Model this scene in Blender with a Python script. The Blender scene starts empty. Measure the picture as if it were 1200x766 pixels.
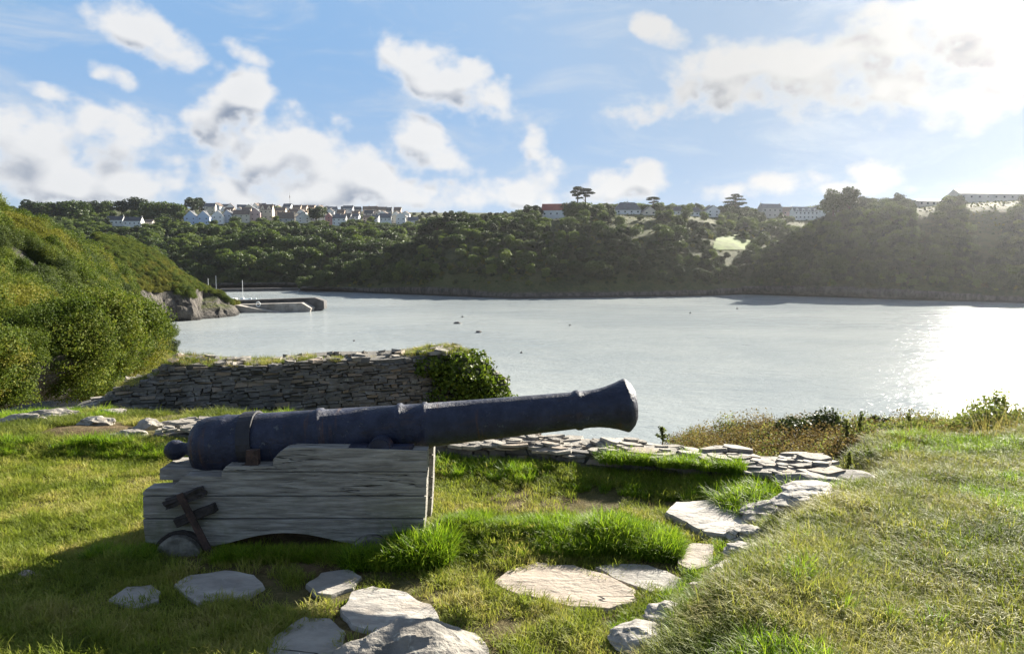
import bpy, bmesh, math, random
import numpy as np
from mathutils import Vector, Matrix, Euler
from mathutils.bvhtree import BVHTree

random.seed(7)
RNG = np.random.default_rng(11)
SC = bpy.context.scene
COL = SC.collection
R = math.radians
PI = math.pi

# ------------------------------------------------------------------ camera
EYE = 1.62
FPX = 873.0
CX, CY = 600.0, 383.0
HORIZ = 301.0
PITCH = math.atan((CY - HORIZ) / FPX)
SEA = -25.4
SUN_AZ, SUN_EL = 39.0, 23.5

cam_d = bpy.data.cameras.new('camera')
cam = bpy.data.objects.new('camera', cam_d)
COL.objects.link(cam)
cam.location = (0, 0, EYE)
cam.rotation_euler = (PI / 2 - PITCH, 0, 0)
cam_d.sensor_width = 36
cam_d.lens = FPX / 1200 * 36
cam_d.clip_start = 0.05
cam_d.clip_end = 8000
SC.camera = cam


def ray(px, py):
    a, b = (px - CX) / FPX, -(py - CY) / FPX
    c, s = math.cos(PITCH), math.sin(PITCH)
    return Vector((a, c + b * s, b * c - s))


def at(px, py, Y):
    d = ray(px, py)
    return Vector((0, 0, EYE)) + d * (Y / d.y)


def on_z(px, py, z):
    d = ray(px, py)
    return Vector((0, 0, EYE)) + d * ((z - EYE) / d.z)


# ------------------------------------------------------------------ noise
def _h(ix, iy, iz, seed):
    n = (ix.astype(np.int64) * 374761393 + iy.astype(np.int64) * 668265263 + iz.astype(np.int64) * 2147483647 + seed * 1274126177) & 0xFFFFFFFF
    n = ((n ^ (n >> 13)) * 1274126177) & 0xFFFFFFFF
    n = (n ^ (n >> 16)) & 0xFFFF
    return n / 65535.0


def vn(x, y, z=None, seed=0):
    x = np.asarray(x, float); y = np.asarray(y, float)
    z = np.zeros_like(x) if z is None else np.asarray(z, float)
    ix, iy, iz = np.floor(x), np.floor(y), np.floor(z)
    fx, fy, fz = x - ix, y - iy, z - iz
    fx = fx * fx * (3 - 2 * fx); fy = fy * fy * (3 - 2 * fy); fz = fz * fz * (3 - 2 * fz)
    out = 0
    for a in (0, 1):
        for b in (0, 1):
            for c in (0, 1):
                w = (fx if a else 1 - fx) * (fy if b else 1 - fy) * (fz if c else 1 - fz)
                out = out + w * _h(ix + a, iy + b, iz + c, seed)
    return out * 2 - 1


def fbm(x, y, z=None, o=4, seed=0):
    s, a, t = 0, 1.0, 0
    x = np.asarray(x, float); y = np.asarray(y, float)
    z = np.zeros_like(x) if z is None else np.asarray(z, float)
    for i in range(o):
        f = 2 ** i
        s = s + a * vn(x * f, y * f, z * f, seed + i); t += a; a *= .5
    return s / t


def sstep(a, b, x):
    t = np.clip((x - a) / (b - a), 0, 1)
    return t * t * (3 - 2 * t)


# ------------------------------------------------------------------ materials
class NT:
    def __init__(s, tree): s.t = tree; s.n = tree.nodes; s.l = tree.links

    def new(s, typ, **kw):
        n = s.n.new(typ)
        for k, v in kw.items():
            if k in ('i', 'o'): continue
            setattr(n, k, v)
        for k, v in kw.get('i', {}).items(): s.put(n.inputs[k], v)
        return n

    def put(s, sock, v):
        if hasattr(v, 'is_output'): s.l.new(v, sock)
        else: sock.default_value = v

    def m(s, op, a, b=None, c=None, clamp=False):
        n = s.n.new('ShaderNodeMath'); n.operation = op; n.use_clamp = clamp
        for k, v in enumerate((a, b, c)):
            if v is not None: s.put(n.inputs[k], v)
        return n.outputs[0]

    def mix(s, f, a, b, blend='MIX'):
        n = s.n.new('ShaderNodeMix'); n.data_type = 'RGBA'; n.blend_type = blend; n.clamp_factor = True
        s.put(n.inputs[0], f); s.put(n.inputs[6], a); s.put(n.inputs[7], b)
        return n.outputs[2]

    def ramp(s, f, stops):
        n = s.n.new('ShaderNodeValToRGB'); e = n.color_ramp.elements
        while len(e) < len(stops): e.new(.5)
        for k, (p, c) in enumerate(stops): e[k].position = p; e[k].color = c if len(c) == 4 else (*c, 1)
        s.put(n.inputs[0], f); return n.outputs[0]

    def sm(s, x, a, b):
        n = s.n.new('ShaderNodeMapRange'); n.interpolation_type = 'SMOOTHSTEP'
        s.put(n.inputs[0], x); n.inputs[1].default_value = a; n.inputs[2].default_value = b
        return n.outputs[0]

    def noise(s, vec, scale, detail=4, rough=.55, dist=0.0):
        n = s.n.new('ShaderNodeTexNoise')
        if vec is not None: s.put(n.inputs['Vector'], vec)
        n.inputs['Scale'].default_value = scale; n.inputs['Detail'].default_value = detail
        n.inputs['Roughness'].default_value = rough; n.inputs['Distortion'].default_value = dist
        return n.outputs[0]

    def mapping(s, vec, scale=(1, 1, 1), rot=(0, 0, 0)):
        n = s.n.new('ShaderNodeMapping'); s.put(n.inputs[0], vec)
        n.inputs['Scale'].default_value = scale; n.inputs['Rotation'].default_value = rot
        return n.outputs[0]

    def bump(s, h, strength, dist):
        n = s.n.new('ShaderNodeBump'); n.inputs['Strength'].default_value = strength
        n.inputs['Distance'].default_value = dist; s.put(n.inputs['Height'], h)
        return n.outputs[0]


def mat(name):
    m = bpy.data.materials.new(name); m.use_nodes = True
    t = NT(m.node_tree); t.n.clear()
    out = t.n.new('ShaderNodeOutputMaterial')
    return m, t, out


def C(r, g, b): return (r, g, b, 1)


def simple(name, col, rough=.7, metal=0.0, var=.25, scale=6, bump=0.0, bdist=.01):
    m, t, out = mat(name)
    tc = t.new('ShaderNodeTexCoord').outputs['Object']
    n = t.noise(tc, scale, 5, .6)
    lo = C(*[c * (1 - var) for c in col]); hi = C(*[min(1, c * (1 + var)) for c in col])
    c = t.mix(t.sm(n, .3, .7), lo, hi)
    p = t.new('ShaderNodeBsdfPrincipled', i={'Base Color': c, 'Roughness': rough, 'Metallic': metal})
    if bump: t.put(p.inputs['Normal'], t.bump(t.noise(tc, scale * 4, 5), bump, bdist))
    t.l.new(p.outputs[0], out.inputs[0])
    return m


def leaf_mat(name, cols, trans=.4, rough=.55, spec=.25, patch=0.0):
    """cols: dark..light base colours spread by a random value per leaf and per plant."""
    m, t, out = mat(name)
    g = t.new('ShaderNodeNewGeometry'); oi = t.new('ShaderNodeObjectInfo')
    f = t.m('ADD', t.m('MULTIPLY', g.outputs['Random Per Island'], .55), t.m('MULTIPLY', oi.outputs['Random'], .45))
    if patch:
        n = t.noise(g.outputs['Position'], patch, 3)
        f = t.m('ADD', t.m('MULTIPLY', f, .52), t.m('MULTIPLY', t.sm(n, .32, .68), .48))
    k = len(cols)
    c = t.ramp(f, [(.12 + .76 * i / (k - 1), cols[i]) for i in range(k)])
    p = t.new('ShaderNodeBsdfPrincipled', i={'Base Color': c, 'Roughness': rough, 'Specular IOR Level': spec})
    tr = t.new('ShaderNodeBsdfTranslucent')
    t.l.new(t.mix(.5, c, t.mix(1, c, C(1.25, 1.35, .55), 'MULTIPLY')), tr.inputs[0])
    mx = t.new('ShaderNodeMixShader', i={0: trans})
    t.l.new(p.outputs[0], mx.inputs[1]); t.l.new(tr.outputs[0], mx.inputs[2])
    t.l.new(mx.outputs[0], out.inputs[0])
    return m


def stone_mat(name, base=(.36, .34, .31), dark=(.17, .16, .15), lichen=.35, scale=5.0, rust=.15, bump=.6, bd=.012, strat=(1, 1, 1), cracks=False):
    m, t, out = mat(name)
    tc = t.new('ShaderNodeTexCoord').outputs['Object']
    g = t.new('ShaderNodeNewGeometry')
    oi = t.new('ShaderNodeObjectInfo'); sh = t.new('ShaderNodeVectorMath', operation='ADD'); t.l.new(tc, sh.inputs[0])
    cb = t.new('ShaderNodeCombineXYZ', i={0: t.m('MULTIPLY', oi.outputs['Random'], 31.0), 1: t.m('MULTIPLY', oi.outputs['Random'], 17.0)}); t.l.new(cb.outputs[0], sh.inputs[1]); tc = sh.outputs[0]
    v = t.mapping(tc, strat)
    n1 = t.noise(v, scale, 6, .62, .3)
    n2 = t.noise(v, scale * 4.5, 6, .65)
    n3 = t.noise(tc, scale * 2.2, 5, .7, .6)
    c = t.mix(t.sm(n1, .32, .68), C(*dark), C(*base))
    c = t.mix(t.m('MULTIPLY', t.sm(n2, .55, .75), .5), c, C(*[x * .45 for x in dark]))
    c = t.mix(t.m('MULTIPLY', t.sm(n3, .56, .66), lichen), c, C(.56, .55, .48))
    c = t.mix(t.m('MULTIPLY', t.sm(t.noise(tc, scale * .9, 4), .55, .75), rust), c, C(.32, .2, .1))
    rnd = g.outputs['Random Per Island']
    c = t.mix(t.m('MULTIPLY', t.sm(rnd, .0, .6), .55), c, C(*[x * .5 for x in base]))
    c = t.mix(t.m('MULTIPLY', t.sm(rnd, .8, 1.0), .5), c, C(.36, .27, .19))
    hgt = t.m('ADD', t.m('MULTIPLY', n1, .7), t.m('ADD', t.m('MULTIPLY', n2, .5), t.m('MULTIPLY', n3, .3)))
    if cracks:
        cn = t.noise(t.mapping(tc, (.7, 2.6, 1), (0, 0, .25)), 1.5, 3, .45, .0)
        ck = t.m('MULTIPLY', t.m('SUBTRACT', 1.0, t.sm(t.m('ABSOLUTE', t.m('SUBTRACT', cn, .53)), .0, .007)), t.sm(t.noise(tc, 1.6, 2), .52, .6))
        c = t.mix(ck, c, C(.045, .04, .033)); hgt = t.m('SUBTRACT', hgt, ck)
    p = t.new('ShaderNodeBsdfPrincipled', i={'Base Color': c, 'Roughness': .82, 'Specular IOR Level': .35, 'Normal': t.bump(hgt, bump, bd)})
    t.l.new(p.outputs[0], out.inputs[0])
    return m


MAT = {}


def build_materials():
    M = MAT
    G = lambda *a: [C(*x) for x in a]
    M['lawn'] = leaf_mat('lawn_grass', G((.08, .11, .014), (.18, .22, .03), (.28, .29, .06), (.42, .35, .14)), .42, .6, .15, 2.0)
    M['lush'] = leaf_mat('lush_grass', G((.055, .105, .008), (.12, .21, .012), (.2, .3, .018), (.29, .36, .04)), .48, .5, .2)
    M['rough'] = leaf_mat('rough_grass', G((.06, .085, .014), (.15, .185, .034), (.26, .265, .065), (.38, .34, .13)), .42, .6, .15, 1.2)
    M['straw'] = leaf_mat('dry_straw', G((.17, .13, .05), (.27, .22, .085), (.38, .32, .15)), .35, .7, .1)
    M['ivy'] = leaf_mat('ivy_leaves', G((.04, .06, .008), (.08, .12, .014), (.14, .18, .024), (.25, .24, .045)), .35, .55, .15)
    M['bracken'] = leaf_mat('bracken', G((.06, .04, .022), (.13, .085, .042), (.20, .15, .07), (.15, .15, .055)), .35, .7, .1)
    M['gorse'] = leaf_mat('gorse_leaves', G((.022, .03, .01), (.04, .055, .018), (.07, .085, .028)), .2, .6, .3)
    M['scrub_green'] = leaf_mat('scrub_green', G((.028, .046, .009), (.058, .086, .014), (.10, .13, .022), (.16, .17, .035)), .32, .65, .08)
    M['scrub_olive'] = leaf_mat('scrub_olive', G((.045, .05, .010), (.095, .10, .017), (.155, .155, .028), (.21, .195, .04)), .32, .65, .08)
    M['scrub_blue'] = leaf_mat('scrub_dusky', G((.032, .046, .016), (.06, .082, .026), (.095, .115, .036)), .32, .65, .08)
    M['tree_dark'] = leaf_mat('tree_leaves_dark', G((.014, .024, .008), (.026, .042, .012), (.045, .065, .018)), .22, .6, .2)
    M['tree_mid'] = leaf_mat('tree_leaves_mid', G((.026, .044, .01), (.05, .078, .015), (.085, .118, .024)), .3, .55, .25)
    M['tree_light'] = leaf_mat('tree_leaves_light', G((.05, .075, .014), (.09, .13, .02), (.14, .175, .035)), .35, .55, .25)
    M['needle'] = leaf_mat('pine_needles', G((.012, .02, .01), (.022, .034, .014), (.035, .048, .02)), .12, .7, .15)
    M['weed'] = leaf_mat('weed_leaves', G((.07, .095, .025), (.13, .15, .045), (.21, .2, .08)), .5, .65, .15)
    M['bark'] = simple('bark', (.10, .075, .055), .9, 0, .4, 3, .5, .05)
    M['twig'] = simple('twig', (.16, .10, .06), .85, 0, .4, 9)
    M['stone'] = stone_mat('slate_stone', (.37, .35, .31), (.19, .18, .16), .4, 5, .18, .9, .02)
    M['slab'] = stone_mat('paving_stone', (.43, .40, .355), (.24, .22, .20), .3, 3.5, .2, 1.0, .02, (1, 2.2, 1), True)
    M['boulder'] = stone_mat('boulder_stone', (.33, .30, .26), (.10, .095, .085), .75, 4.5, .2, 1.0, .03)
    M['masonry'] = stone_mat('wall_stone', (.21, .195, .18), (.085, .08, .075), .28, 6, .12, .8, .015)
    M['mortar'] = simple('wall_mortar', (.10, .093, .082), .95, 0, .35, 8, .6, .02)
    M['coping'] = stone_mat('coping_stone', (.36, .325, .275), (.17, .155, .135), .4, 5, .2, .9, .02)
    M['concrete'] = simple('pier_concrete', (.30, .27, .24), .9, 0, .35, .25)
    M['concrete_dark'] = simple('pier_dark', (.075, .07, .07), .9, 0, .35, .3)
    M['white_paint'] = simple('white_paint', (.78, .78, .76), .6, 0, .05, 1)
    # cannon iron
    m, t, out = mat('painted_iron')
    tc = t.new('ShaderNodeTexCoord').outputs['Object']
    n1 = t.noise(tc, 9, 6, .65); n2 = t.noise(tc, 42, 5, .65); n3 = t.noise(t.mapping(tc, (1, 4, 4)), 5, 5)
    c = t.mix(t.sm(n1, .35, .7), C(.010, .013, .030), C(.028, .034, .064))
    c = t.mix(t.m('MULTIPLY', t.sm(n2, .58, .72), .55), c, C(.055, .06, .085))
    c = t.mix(t.m('MULTIPLY', t.sm(n3, .55, .75), .4), c, C(.06, .034, .022))
    chip = t.m('MULTIPLY', t.sm(t.noise(tc, 26, 6, .75), .60, .635), t.sm(t.noise(tc, 3.2, 3), .44, .6))
    c = t.mix(t.m('MULTIPLY', chip, .8), c, C(.10, .105, .12))
    run = t.m('MULTIPLY', t.sm(t.noise(t.mapping(tc, (26, 3, 2.2)), 1.0, 4, .6), .56, .7), t.sm(t.noise(tc, 2.1, 3), .46, .62))
    c = t.mix(t.m('MULTIPLY', run, .55), c, C(.085, .04, .022))
    n1 = t.m('SUBTRACT', n1, t.m('MULTIPLY', chip, .35))
    p = t.new('ShaderNodeBsdfPrincipled', i={'Base Color': c, 'Roughness': t.m('ADD', .4, t.m('MULTIPLY', n2, .25)), 'Specular IOR Level': .36,
              'Normal': t.bump(t.m('ADD', n1, t.m('MULTIPLY', n2, .8)), .8, .012)})
    t.l.new(p.outputs[0], out.inputs[0]); M['iron'] = m
    M['rust'] = simple('rusty_iron', (.052, .03, .024), .8, .1, .5, 22, .6, .006)
    M['wheel_wood'] = simple('wheel_wood', (.15, .14, .115), .9, 0, .5, 14, .8, .012)
    M['dark_wood'] = simple('rotten_dark_wood', (.035, .028, .025), .9, 0, .5, 18, .8, .012)
    # weathered wood, grain along x
    m, t, out = mat('weathered_wood')
    tcn = t.new('ShaderNodeTexCoord'); tc = tcn.outputs['Object']
    g = t.new('ShaderNodeNewGeometry')
    off = t.new('ShaderNodeVectorMath', operation='ADD')
    t.l.new(tc, off.inputs[0])
    cmb = t.new('ShaderNodeCombineXYZ'); t.put(cmb.inputs[0], t.m('MULTIPLY', g.outputs['Random Per Island'], 9)); t.put(cmb.inputs[1], t.m('MULTIPLY', g.outputs['Random Per Island'], 5))
    t.l.new(cmb.outputs[0], off.inputs[1]); v = off.outputs[0]
    gr = t.noise(t.mapping(v, (3.0, 24, 34)), 1.6, 6, .66, .35)
    gr2 = t.noise(t.mapping(v, (1.2, 10, 15)), 1.5, 5, .6, .4)
    crack = t.noise(t.mapping(v, (1.1, 6, 22)), 1.3, 4, .5, .5)
    crk = t.m('SUBTRACT', 1.0, t.sm(t.m('ABSOLUTE', t.m('SUBTRACT', crack, .5)), .0, .012))
    crk = t.m('MULTIPLY', crk, t.sm(t.noise(v, 1.7, 2), .52, .64))
    c = t.mix(t.sm(gr, .3, .7), C(.15, .138, .122), C(.36, .34, .305))
    c = t.mix(t.m('MULTIPLY', t.sm(gr2, .5, .75), .45), c, C(.15, .135, .12))
    spk = t.sm(t.noise(t.mapping(v, (9, 30, 40)), 2.4, 4, .7), .66, .72)
    c = t.mix(t.m('MULTIPLY', spk, .7), c, C(.66, .65, .6))
    sep = t.new('ShaderNodeSeparateXYZ'); t.l.new(tc, sep.inputs[0])
    moss = t.m('MULTIPLY', t.sm(t.noise(tc, 3.5, 5, .65), .42, .68), t.sm(sep.outputs[2], .42, .08))
    c = t.mix(t.m('MULTIPLY', moss, .65), c, C(.095, .10, .045))
    c = t.mix(crk, c, C(.02, .018, .016))
    hgt = t.m('SUBTRACT', t.m('ADD', gr, t.m('MULTIPLY', gr2, .6)), t.m('MULTIPLY', crk, 1.6))
    p = t.new('ShaderNodeBsdfPrincipled', i={'Base Color': c, 'Roughness': .8, 'Specular IOR Level': .3, 'Normal': t.bump(hgt, .8, .012)})
    t.l.new(p.outputs[0], out.inputs[0]); M['wood'] = m
    # ground
    m, t, out = mat('turf_ground')
    g = t.new('ShaderNodeNewGeometry'); pos = g.outputs['Position']
    n1 = t.noise(pos, 1.1, 5, .6); n2 = t.noise(pos, 9, 6, .7); n3 = t.noise(pos, 45, 4, .7)
    c = t.mix(t.sm(n2, .35, .65), C(.07, .046, .026), C(.15, .105, .06))
    c = t.mix(t.m('MULTIPLY', t.sm(n1, .35, .6), .6), c, C(.06, .075, .018))
    c = t.mix(t.m('MULTIPLY', t.sm(n3, .55, .7), .6), c, C(.2, .165, .09))
    p = t.new('ShaderNodeBsdfPrincipled', i={'Base Color': c, 'Roughness': .95, 'Specular IOR Level': .1, 'Normal': t.bump(t.m('ADD', n2, t.m('MULTIPLY', n3, .5)), .9, .03)})
    t.l.new(p.outputs[0], out.inputs[0]); M['turf'] = m
    # hills: rock where steep, dark undergrowth elsewhere
    for nm, rockc, rockd, hi in (('hill', (.13, .115, .10), (.04, .036, .034), .62), ('cliff', (.14, .125, .108), (.035, .032, .03), .84)):
        m, t, out = mat(nm + '_ground')
        g = t.new('ShaderNodeNewGeometry'); pos = g.outputs['Position']
        sp = t.new('ShaderNodeSeparateXYZ'); t.l.new(g.outputs['True Normal'], sp.inputs[0])
        spz = t.new('ShaderNodeSeparateXYZ'); t.l.new(pos, spz.inputs[0])
        n1 = t.noise(pos, .05, 6, .65); n2 = t.noise(pos, .4, 6, .7); st = t.noise(t.mapping(pos, (.35, .35, .12), (0.3, .5, 0)), 1.0, 7, .7, .6)
        green = t.mix(t.sm(n1, .35, .65), C(.03, .042, .012), C(.075, .085, .026))
        green = t.mix(t.m('MULTIPLY', t.sm(n2, .45, .7), .6), green, C(.085, .07, .03))
        rock = t.mix(t.sm(st, .36, .64), C(*rockd), C(*rockc))
        rock = t.mix(t.m('MULTIPLY', t.sm(n2, .55, .7), .6), rock, C(*[x * .5 for x in rockd]))
        steep = t.sm(t.m('ADD', sp.outputs[2], t.m('MULTIPLY', t.m('SUBTRACT', n2, .5), .25)), hi, hi - .14)
        low = t.sm(spz.outputs[2], SEA + 5, SEA + 2.5)
        c = t.mix(t.m('MAXIMUM', steep, low), green, rock)
        c = t.mix(t.sm(t.m('ADD', spz.outputs[2], t.m('MULTIPLY', n2, 1.5)), SEA + 2.6, SEA + 1.4), c, C(.028, .026, .024))
        p = t.new('ShaderNodeBsdfPrincipled', i={'Base Color': c, 'Roughness': .92, 'Specular IOR Level': .2, 'Normal': t.bump(t.m('ADD', st, n2), 1.0, 1.6)})
        t.l.new(p.outputs[0], out.inputs[0]); M[nm] = m
    M['field'] = simple('meadow_grass', (.11, .15, .03), .95, 0, .35, .12)
    M['pasture'] = simple('pasture_grass', (.10, .12, .035), .95, 0, .3, .03)
    M['beach'] = simple('beach_shingle', (.24, .20, .16), .95, 0, .3, .1)
    # water
    m, t, out = mat('sea_water')
    g = t.new('ShaderNodeNewGeometry'); pos = g.outputs['Position']
    w1 = t.noise(t.mapping(pos, (.55, 1.0, 1), (0, 0, R(-18))), .42, 5, .62, .2)
    w2 = t.noise(t.mapping(pos, (.7, 1.0, 1), (0, 0, R(14))), 1.6, 4, .6, .1)
    w3 = t.noise(pos, .012, 4, .6)
    w0 = t.noise(t.mapping(pos, (.35, 1.0, 1), (0, 0, R(-12))), .11, 4, .6, .3)
    h = t.m('ADD', t.m('MULTIPLY', w0, 2.2), t.m('ADD', t.m('MULTIPLY', w1, 1.1), t.m('MULTIPLY', w2, .34)))
    c = t.mix(t.sm(w3, .35, .65), C(.262, .292, .303), C(.32, .345, .345))
    p = t.new('ShaderNodeBsdfPrincipled', i={'Base Color': c, 'Roughness': t.m('ADD', .10, t.m('MULTIPLY', w3, .06)), 'IOR': 1.33, 'Specular IOR Level': .05,
              'Normal': t.bump(h, .44, .95)})
    t.l.new(p.outputs[0], out.inputs[0]); M['water'] = m
    # window glass
    M['glass'] = simple('window_glass', (.03, .035, .045), .12, 0, .2, 1)


build_materials()


# ------------------------------------------------------------------ object helpers
def tag(o, label=None, cat=None, group=None, kind=None):
    if label: o['label'] = label
    if cat: o['category'] = cat
    if group: o['group'] = group
    if kind: o['kind'] = kind
    return o


def mesh_obj(name, verts, faces, m=None, parent=None, smooth=False, link=True):
    me = bpy.data.meshes.new(name)
    me.from_pydata([tuple(v) for v in verts], [], [tuple(f) for f in faces])
    me.update()
    if smooth:
        me.polygons.foreach_set('use_smooth', [True] * len(me.polygons))
    if m is not None: me.materials.append(MAT[m] if isinstance(m, str) else m)
    o = bpy.data.objects.new(name, me)
    if link: COL.objects.link(o)
    if parent is not None: o.parent = parent
    return o


def quads_obj(name, V, nq, m, link=True, per=4):
    """V (nq*per,3) array: every per verts one face."""
    me = bpy.data.meshes.new(name)
    n = len(V)
    me.vertices.add(n); me.vertices.foreach_set('co', np.asarray(V, np.float32).ravel())
    me.loops.add(n); me.loops.foreach_set('vertex_index', np.arange(n, dtype=np.int32))
    me.polygons.add(nq); me.polygons.foreach_set('loop_start', np.arange(0, n, per, dtype=np.int32))
    me.update(calc_edges=True)
    me.materials.append(MAT[m] if isinstance(m, str) else m)
    o = bpy.data.objects.new(name, me)
    if link: COL.objects.link(o)
    return o


def empty(name, loc, rz=0):
    o = bpy.data.objects.new(name, None); COL.objects.link(o)
    o.location = loc; o.rotation_euler = (0, 0, rz); o.empty_display_size = .1
    return o


def bm_obj(name, bm, m, parent=None, smooth=False):
    me = bpy.data.meshes.new(name); bm.normal_update(); bm.to_mesh(me); bm.free()
    if smooth: me.polygons.foreach_set('use_smooth', [True] * len(me.polygons))
    me.materials.append(MAT[m] if isinstance(m, str) else m)
    o = bpy.data.objects.new(name, me); COL.objects.link(o)
    if parent is not None: o.parent = parent
    return o


def add_box(bm, lo, hi, jit=0.0, mtx=None, bevel=0.0):
    vs = []
    for z in (lo[2], hi[2]):
        for x, y in ((lo[0], lo[1]), (hi[0], lo[1]), (hi[0], hi[1]), (lo[0], hi[1])):
            v = Vector((x, y, z))
            if jit: v += Vector([random.uniform(-jit, jit) for _ in range(3)])
            if mtx is not None: v = mtx @ v
            vs.append(bm.verts.new(v))
    fs = []
    for f in ((3, 2, 1, 0), (4, 5, 6, 7), (0, 1, 5, 4), (1, 2, 6, 5), (2, 3, 7, 6), (3, 0, 4, 7)):
        fs.append(bm.faces.new([vs[i] for i in f]))
    if bevel:
        es = list({e for f in fs for e in f.edges})
        bmesh.ops.bevel(bm, geom=es, offset=bevel, segments=1, affect='EDGES', clamp_overlap=True)
    return vs


def add_tube(bm, pts, rads, seg=8, cap=True):
    rings = []
    pts = [Vector(p) for p in pts]
    for i, p in enumerate(pts):
        d = (pts[min(i + 1, len(pts) - 1)] - pts[max(i - 1, 0)]).normalized()
        a = d.cross(Vector((0, 0, 1)) if abs(d.z) < .9 else Vector((1, 0, 0))).normalized(); b = d.cross(a)
        rings.append([bm.verts.new(p + (a * math.cos(2 * PI * k / seg) + b * math.sin(2 * PI * k / seg)) * rads[i]) for k in range(seg)])
    for r0, r1 in zip(rings, rings[1:]):
        for k in range(seg):
            bm.faces.new((r0[k], r0[(k + 1) % seg], r1[(k + 1) % seg], r1[k]))
    if cap:
        bm.faces.new(list(reversed(rings[0]))); bm.faces.new(rings[-1])


def add_lathe(bm, prof, seg=48, closed=True):
    """prof: (x, r) along the local x axis."""
    rings = []
    for x, r in prof:
        if r < 1e-5: rings.append([bm.verts.new((x, 0, 0))])
        else: rings.append([bm.verts.new((x, r * math.cos(2 * PI * k / seg), r * math.sin(2 * PI * k / seg))) for k in range(seg)])
    for a, b in zip(rings, rings[1:]):
        if len(a) == 1 and len(b) == 1: continue
        for k in range(seg):
            k2 = (k + 1) % seg
            if len(a) == 1: bm.faces.new((a[0], b[k2], b[k]))
            elif len(b) == 1: bm.faces.new((a[k], a[k2], b[0]))
            else: bm.faces.new((a[k], a[k2], b[k2], b[k]))


def copy_tree(o, parent=None):
    c = o.copy(); COL.objects.link(c)
    if parent is not None: c.parent = parent
    for ch in list(o.children): copy_tree(ch, c)
    return c


# ------------------------------------------------------------------ leaf and grass prototypes (kept out of the scene; only instanced)
def leaf_quads(P, N, size, asp=.6, spread=.9, droop=0.0):
    """a small folded leaf at every P, normal near N."""
    n = len(P)
    nn = N + RNG.normal(0, spread, (n, 3)); nn /= np.linalg.norm(nn, axis=1)[:, None] + 1e-9
    a = np.cross(nn, RNG.normal(0, 1, (n, 3))); a /= np.linalg.norm(a, axis=1)[:, None] + 1e-9
    b = np.cross(nn, a)
    s = (size * RNG.uniform(.6, 1.35, n))[:, None]
    V = np.empty((n, 4, 3))
    V[:, 0] = P - a * s * .5; V[:, 1] = P + b * s * asp * .5 + nn * s * .12
    V[:, 2] = P + a * s * .5; V[:, 3] = P - b * s * asp * .5 + nn * s * .12
    return V.reshape(-1, 3)


def lobes_cloud(n, lobes, shell=(.55, 1.0), bumpy=.18, seed=0):
    """points through the outer part of several ellipsoid lobes (x,y,z,rx,ry,rz); holes by noise."""
    w = np.array([l[3] * l[4] + l[4] * l[5] + l[3] * l[5] for l in lobes]); w = w / w.sum()
    idx = RNG.choice(len(lobes), n, p=w)
    L = np.array(lobes)[idx]
    d = RNG.normal(0, 1, (n, 3)); d /= np.linalg.norm(d, axis=1)[:, None]
    low = d[:, 2] < -.35
    d[low, 2] *= .4; d /= np.linalg.norm(d, axis=1)[:, None]
    bump = 1 + bumpy * fbm(d[:, 0] * 3 + idx * 7.3, d[:, 1] * 3, d[:, 2] * 3, 3, seed)
    r = RNG.uniform(shell[0] ** 2, shell[1] ** 2, n) ** .5 * bump
    P = L[:, :3] + d * L[:, 3:6] * r[:, None]
    keep = fbm(P[:, 0] * 1.7 / max(.2, L[:, 3].mean()), P[:, 1] * 1.7 / max(.2, L[:, 3].mean()), P[:, 2] * 1.7 / max(.2, L[:, 3].mean()), 3, seed + 9) > -.33
    return P[keep], d[keep]


def crown_lobes(w, h, z0, k, seed):
    r = random.Random(seed)
    out = [(0, 0, z0 + h * .5, w * .36, w * .36, h * .42)]
    for i in range(k):
        a = 2 * PI * i / k + r.uniform(-.4, .4); q = r.uniform(.2, .36) * w
        rr = r.uniform(.17, .28) * w
        out.append((math.cos(a) * q, math.sin(a) * q, z0 + h * r.uniform(.25, .85), rr, rr, rr * r.uniform(.7, 1.0)))
    for i in range(max(2, k // 3)):
        rr = r.uniform(.14, .22) * w
        out.append((r.uniform(-.2, .2) * w, r.uniform(-.2, .2) * w, z0 + h * r.uniform(.8, .98), rr, rr, rr * .8))
    return out


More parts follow.
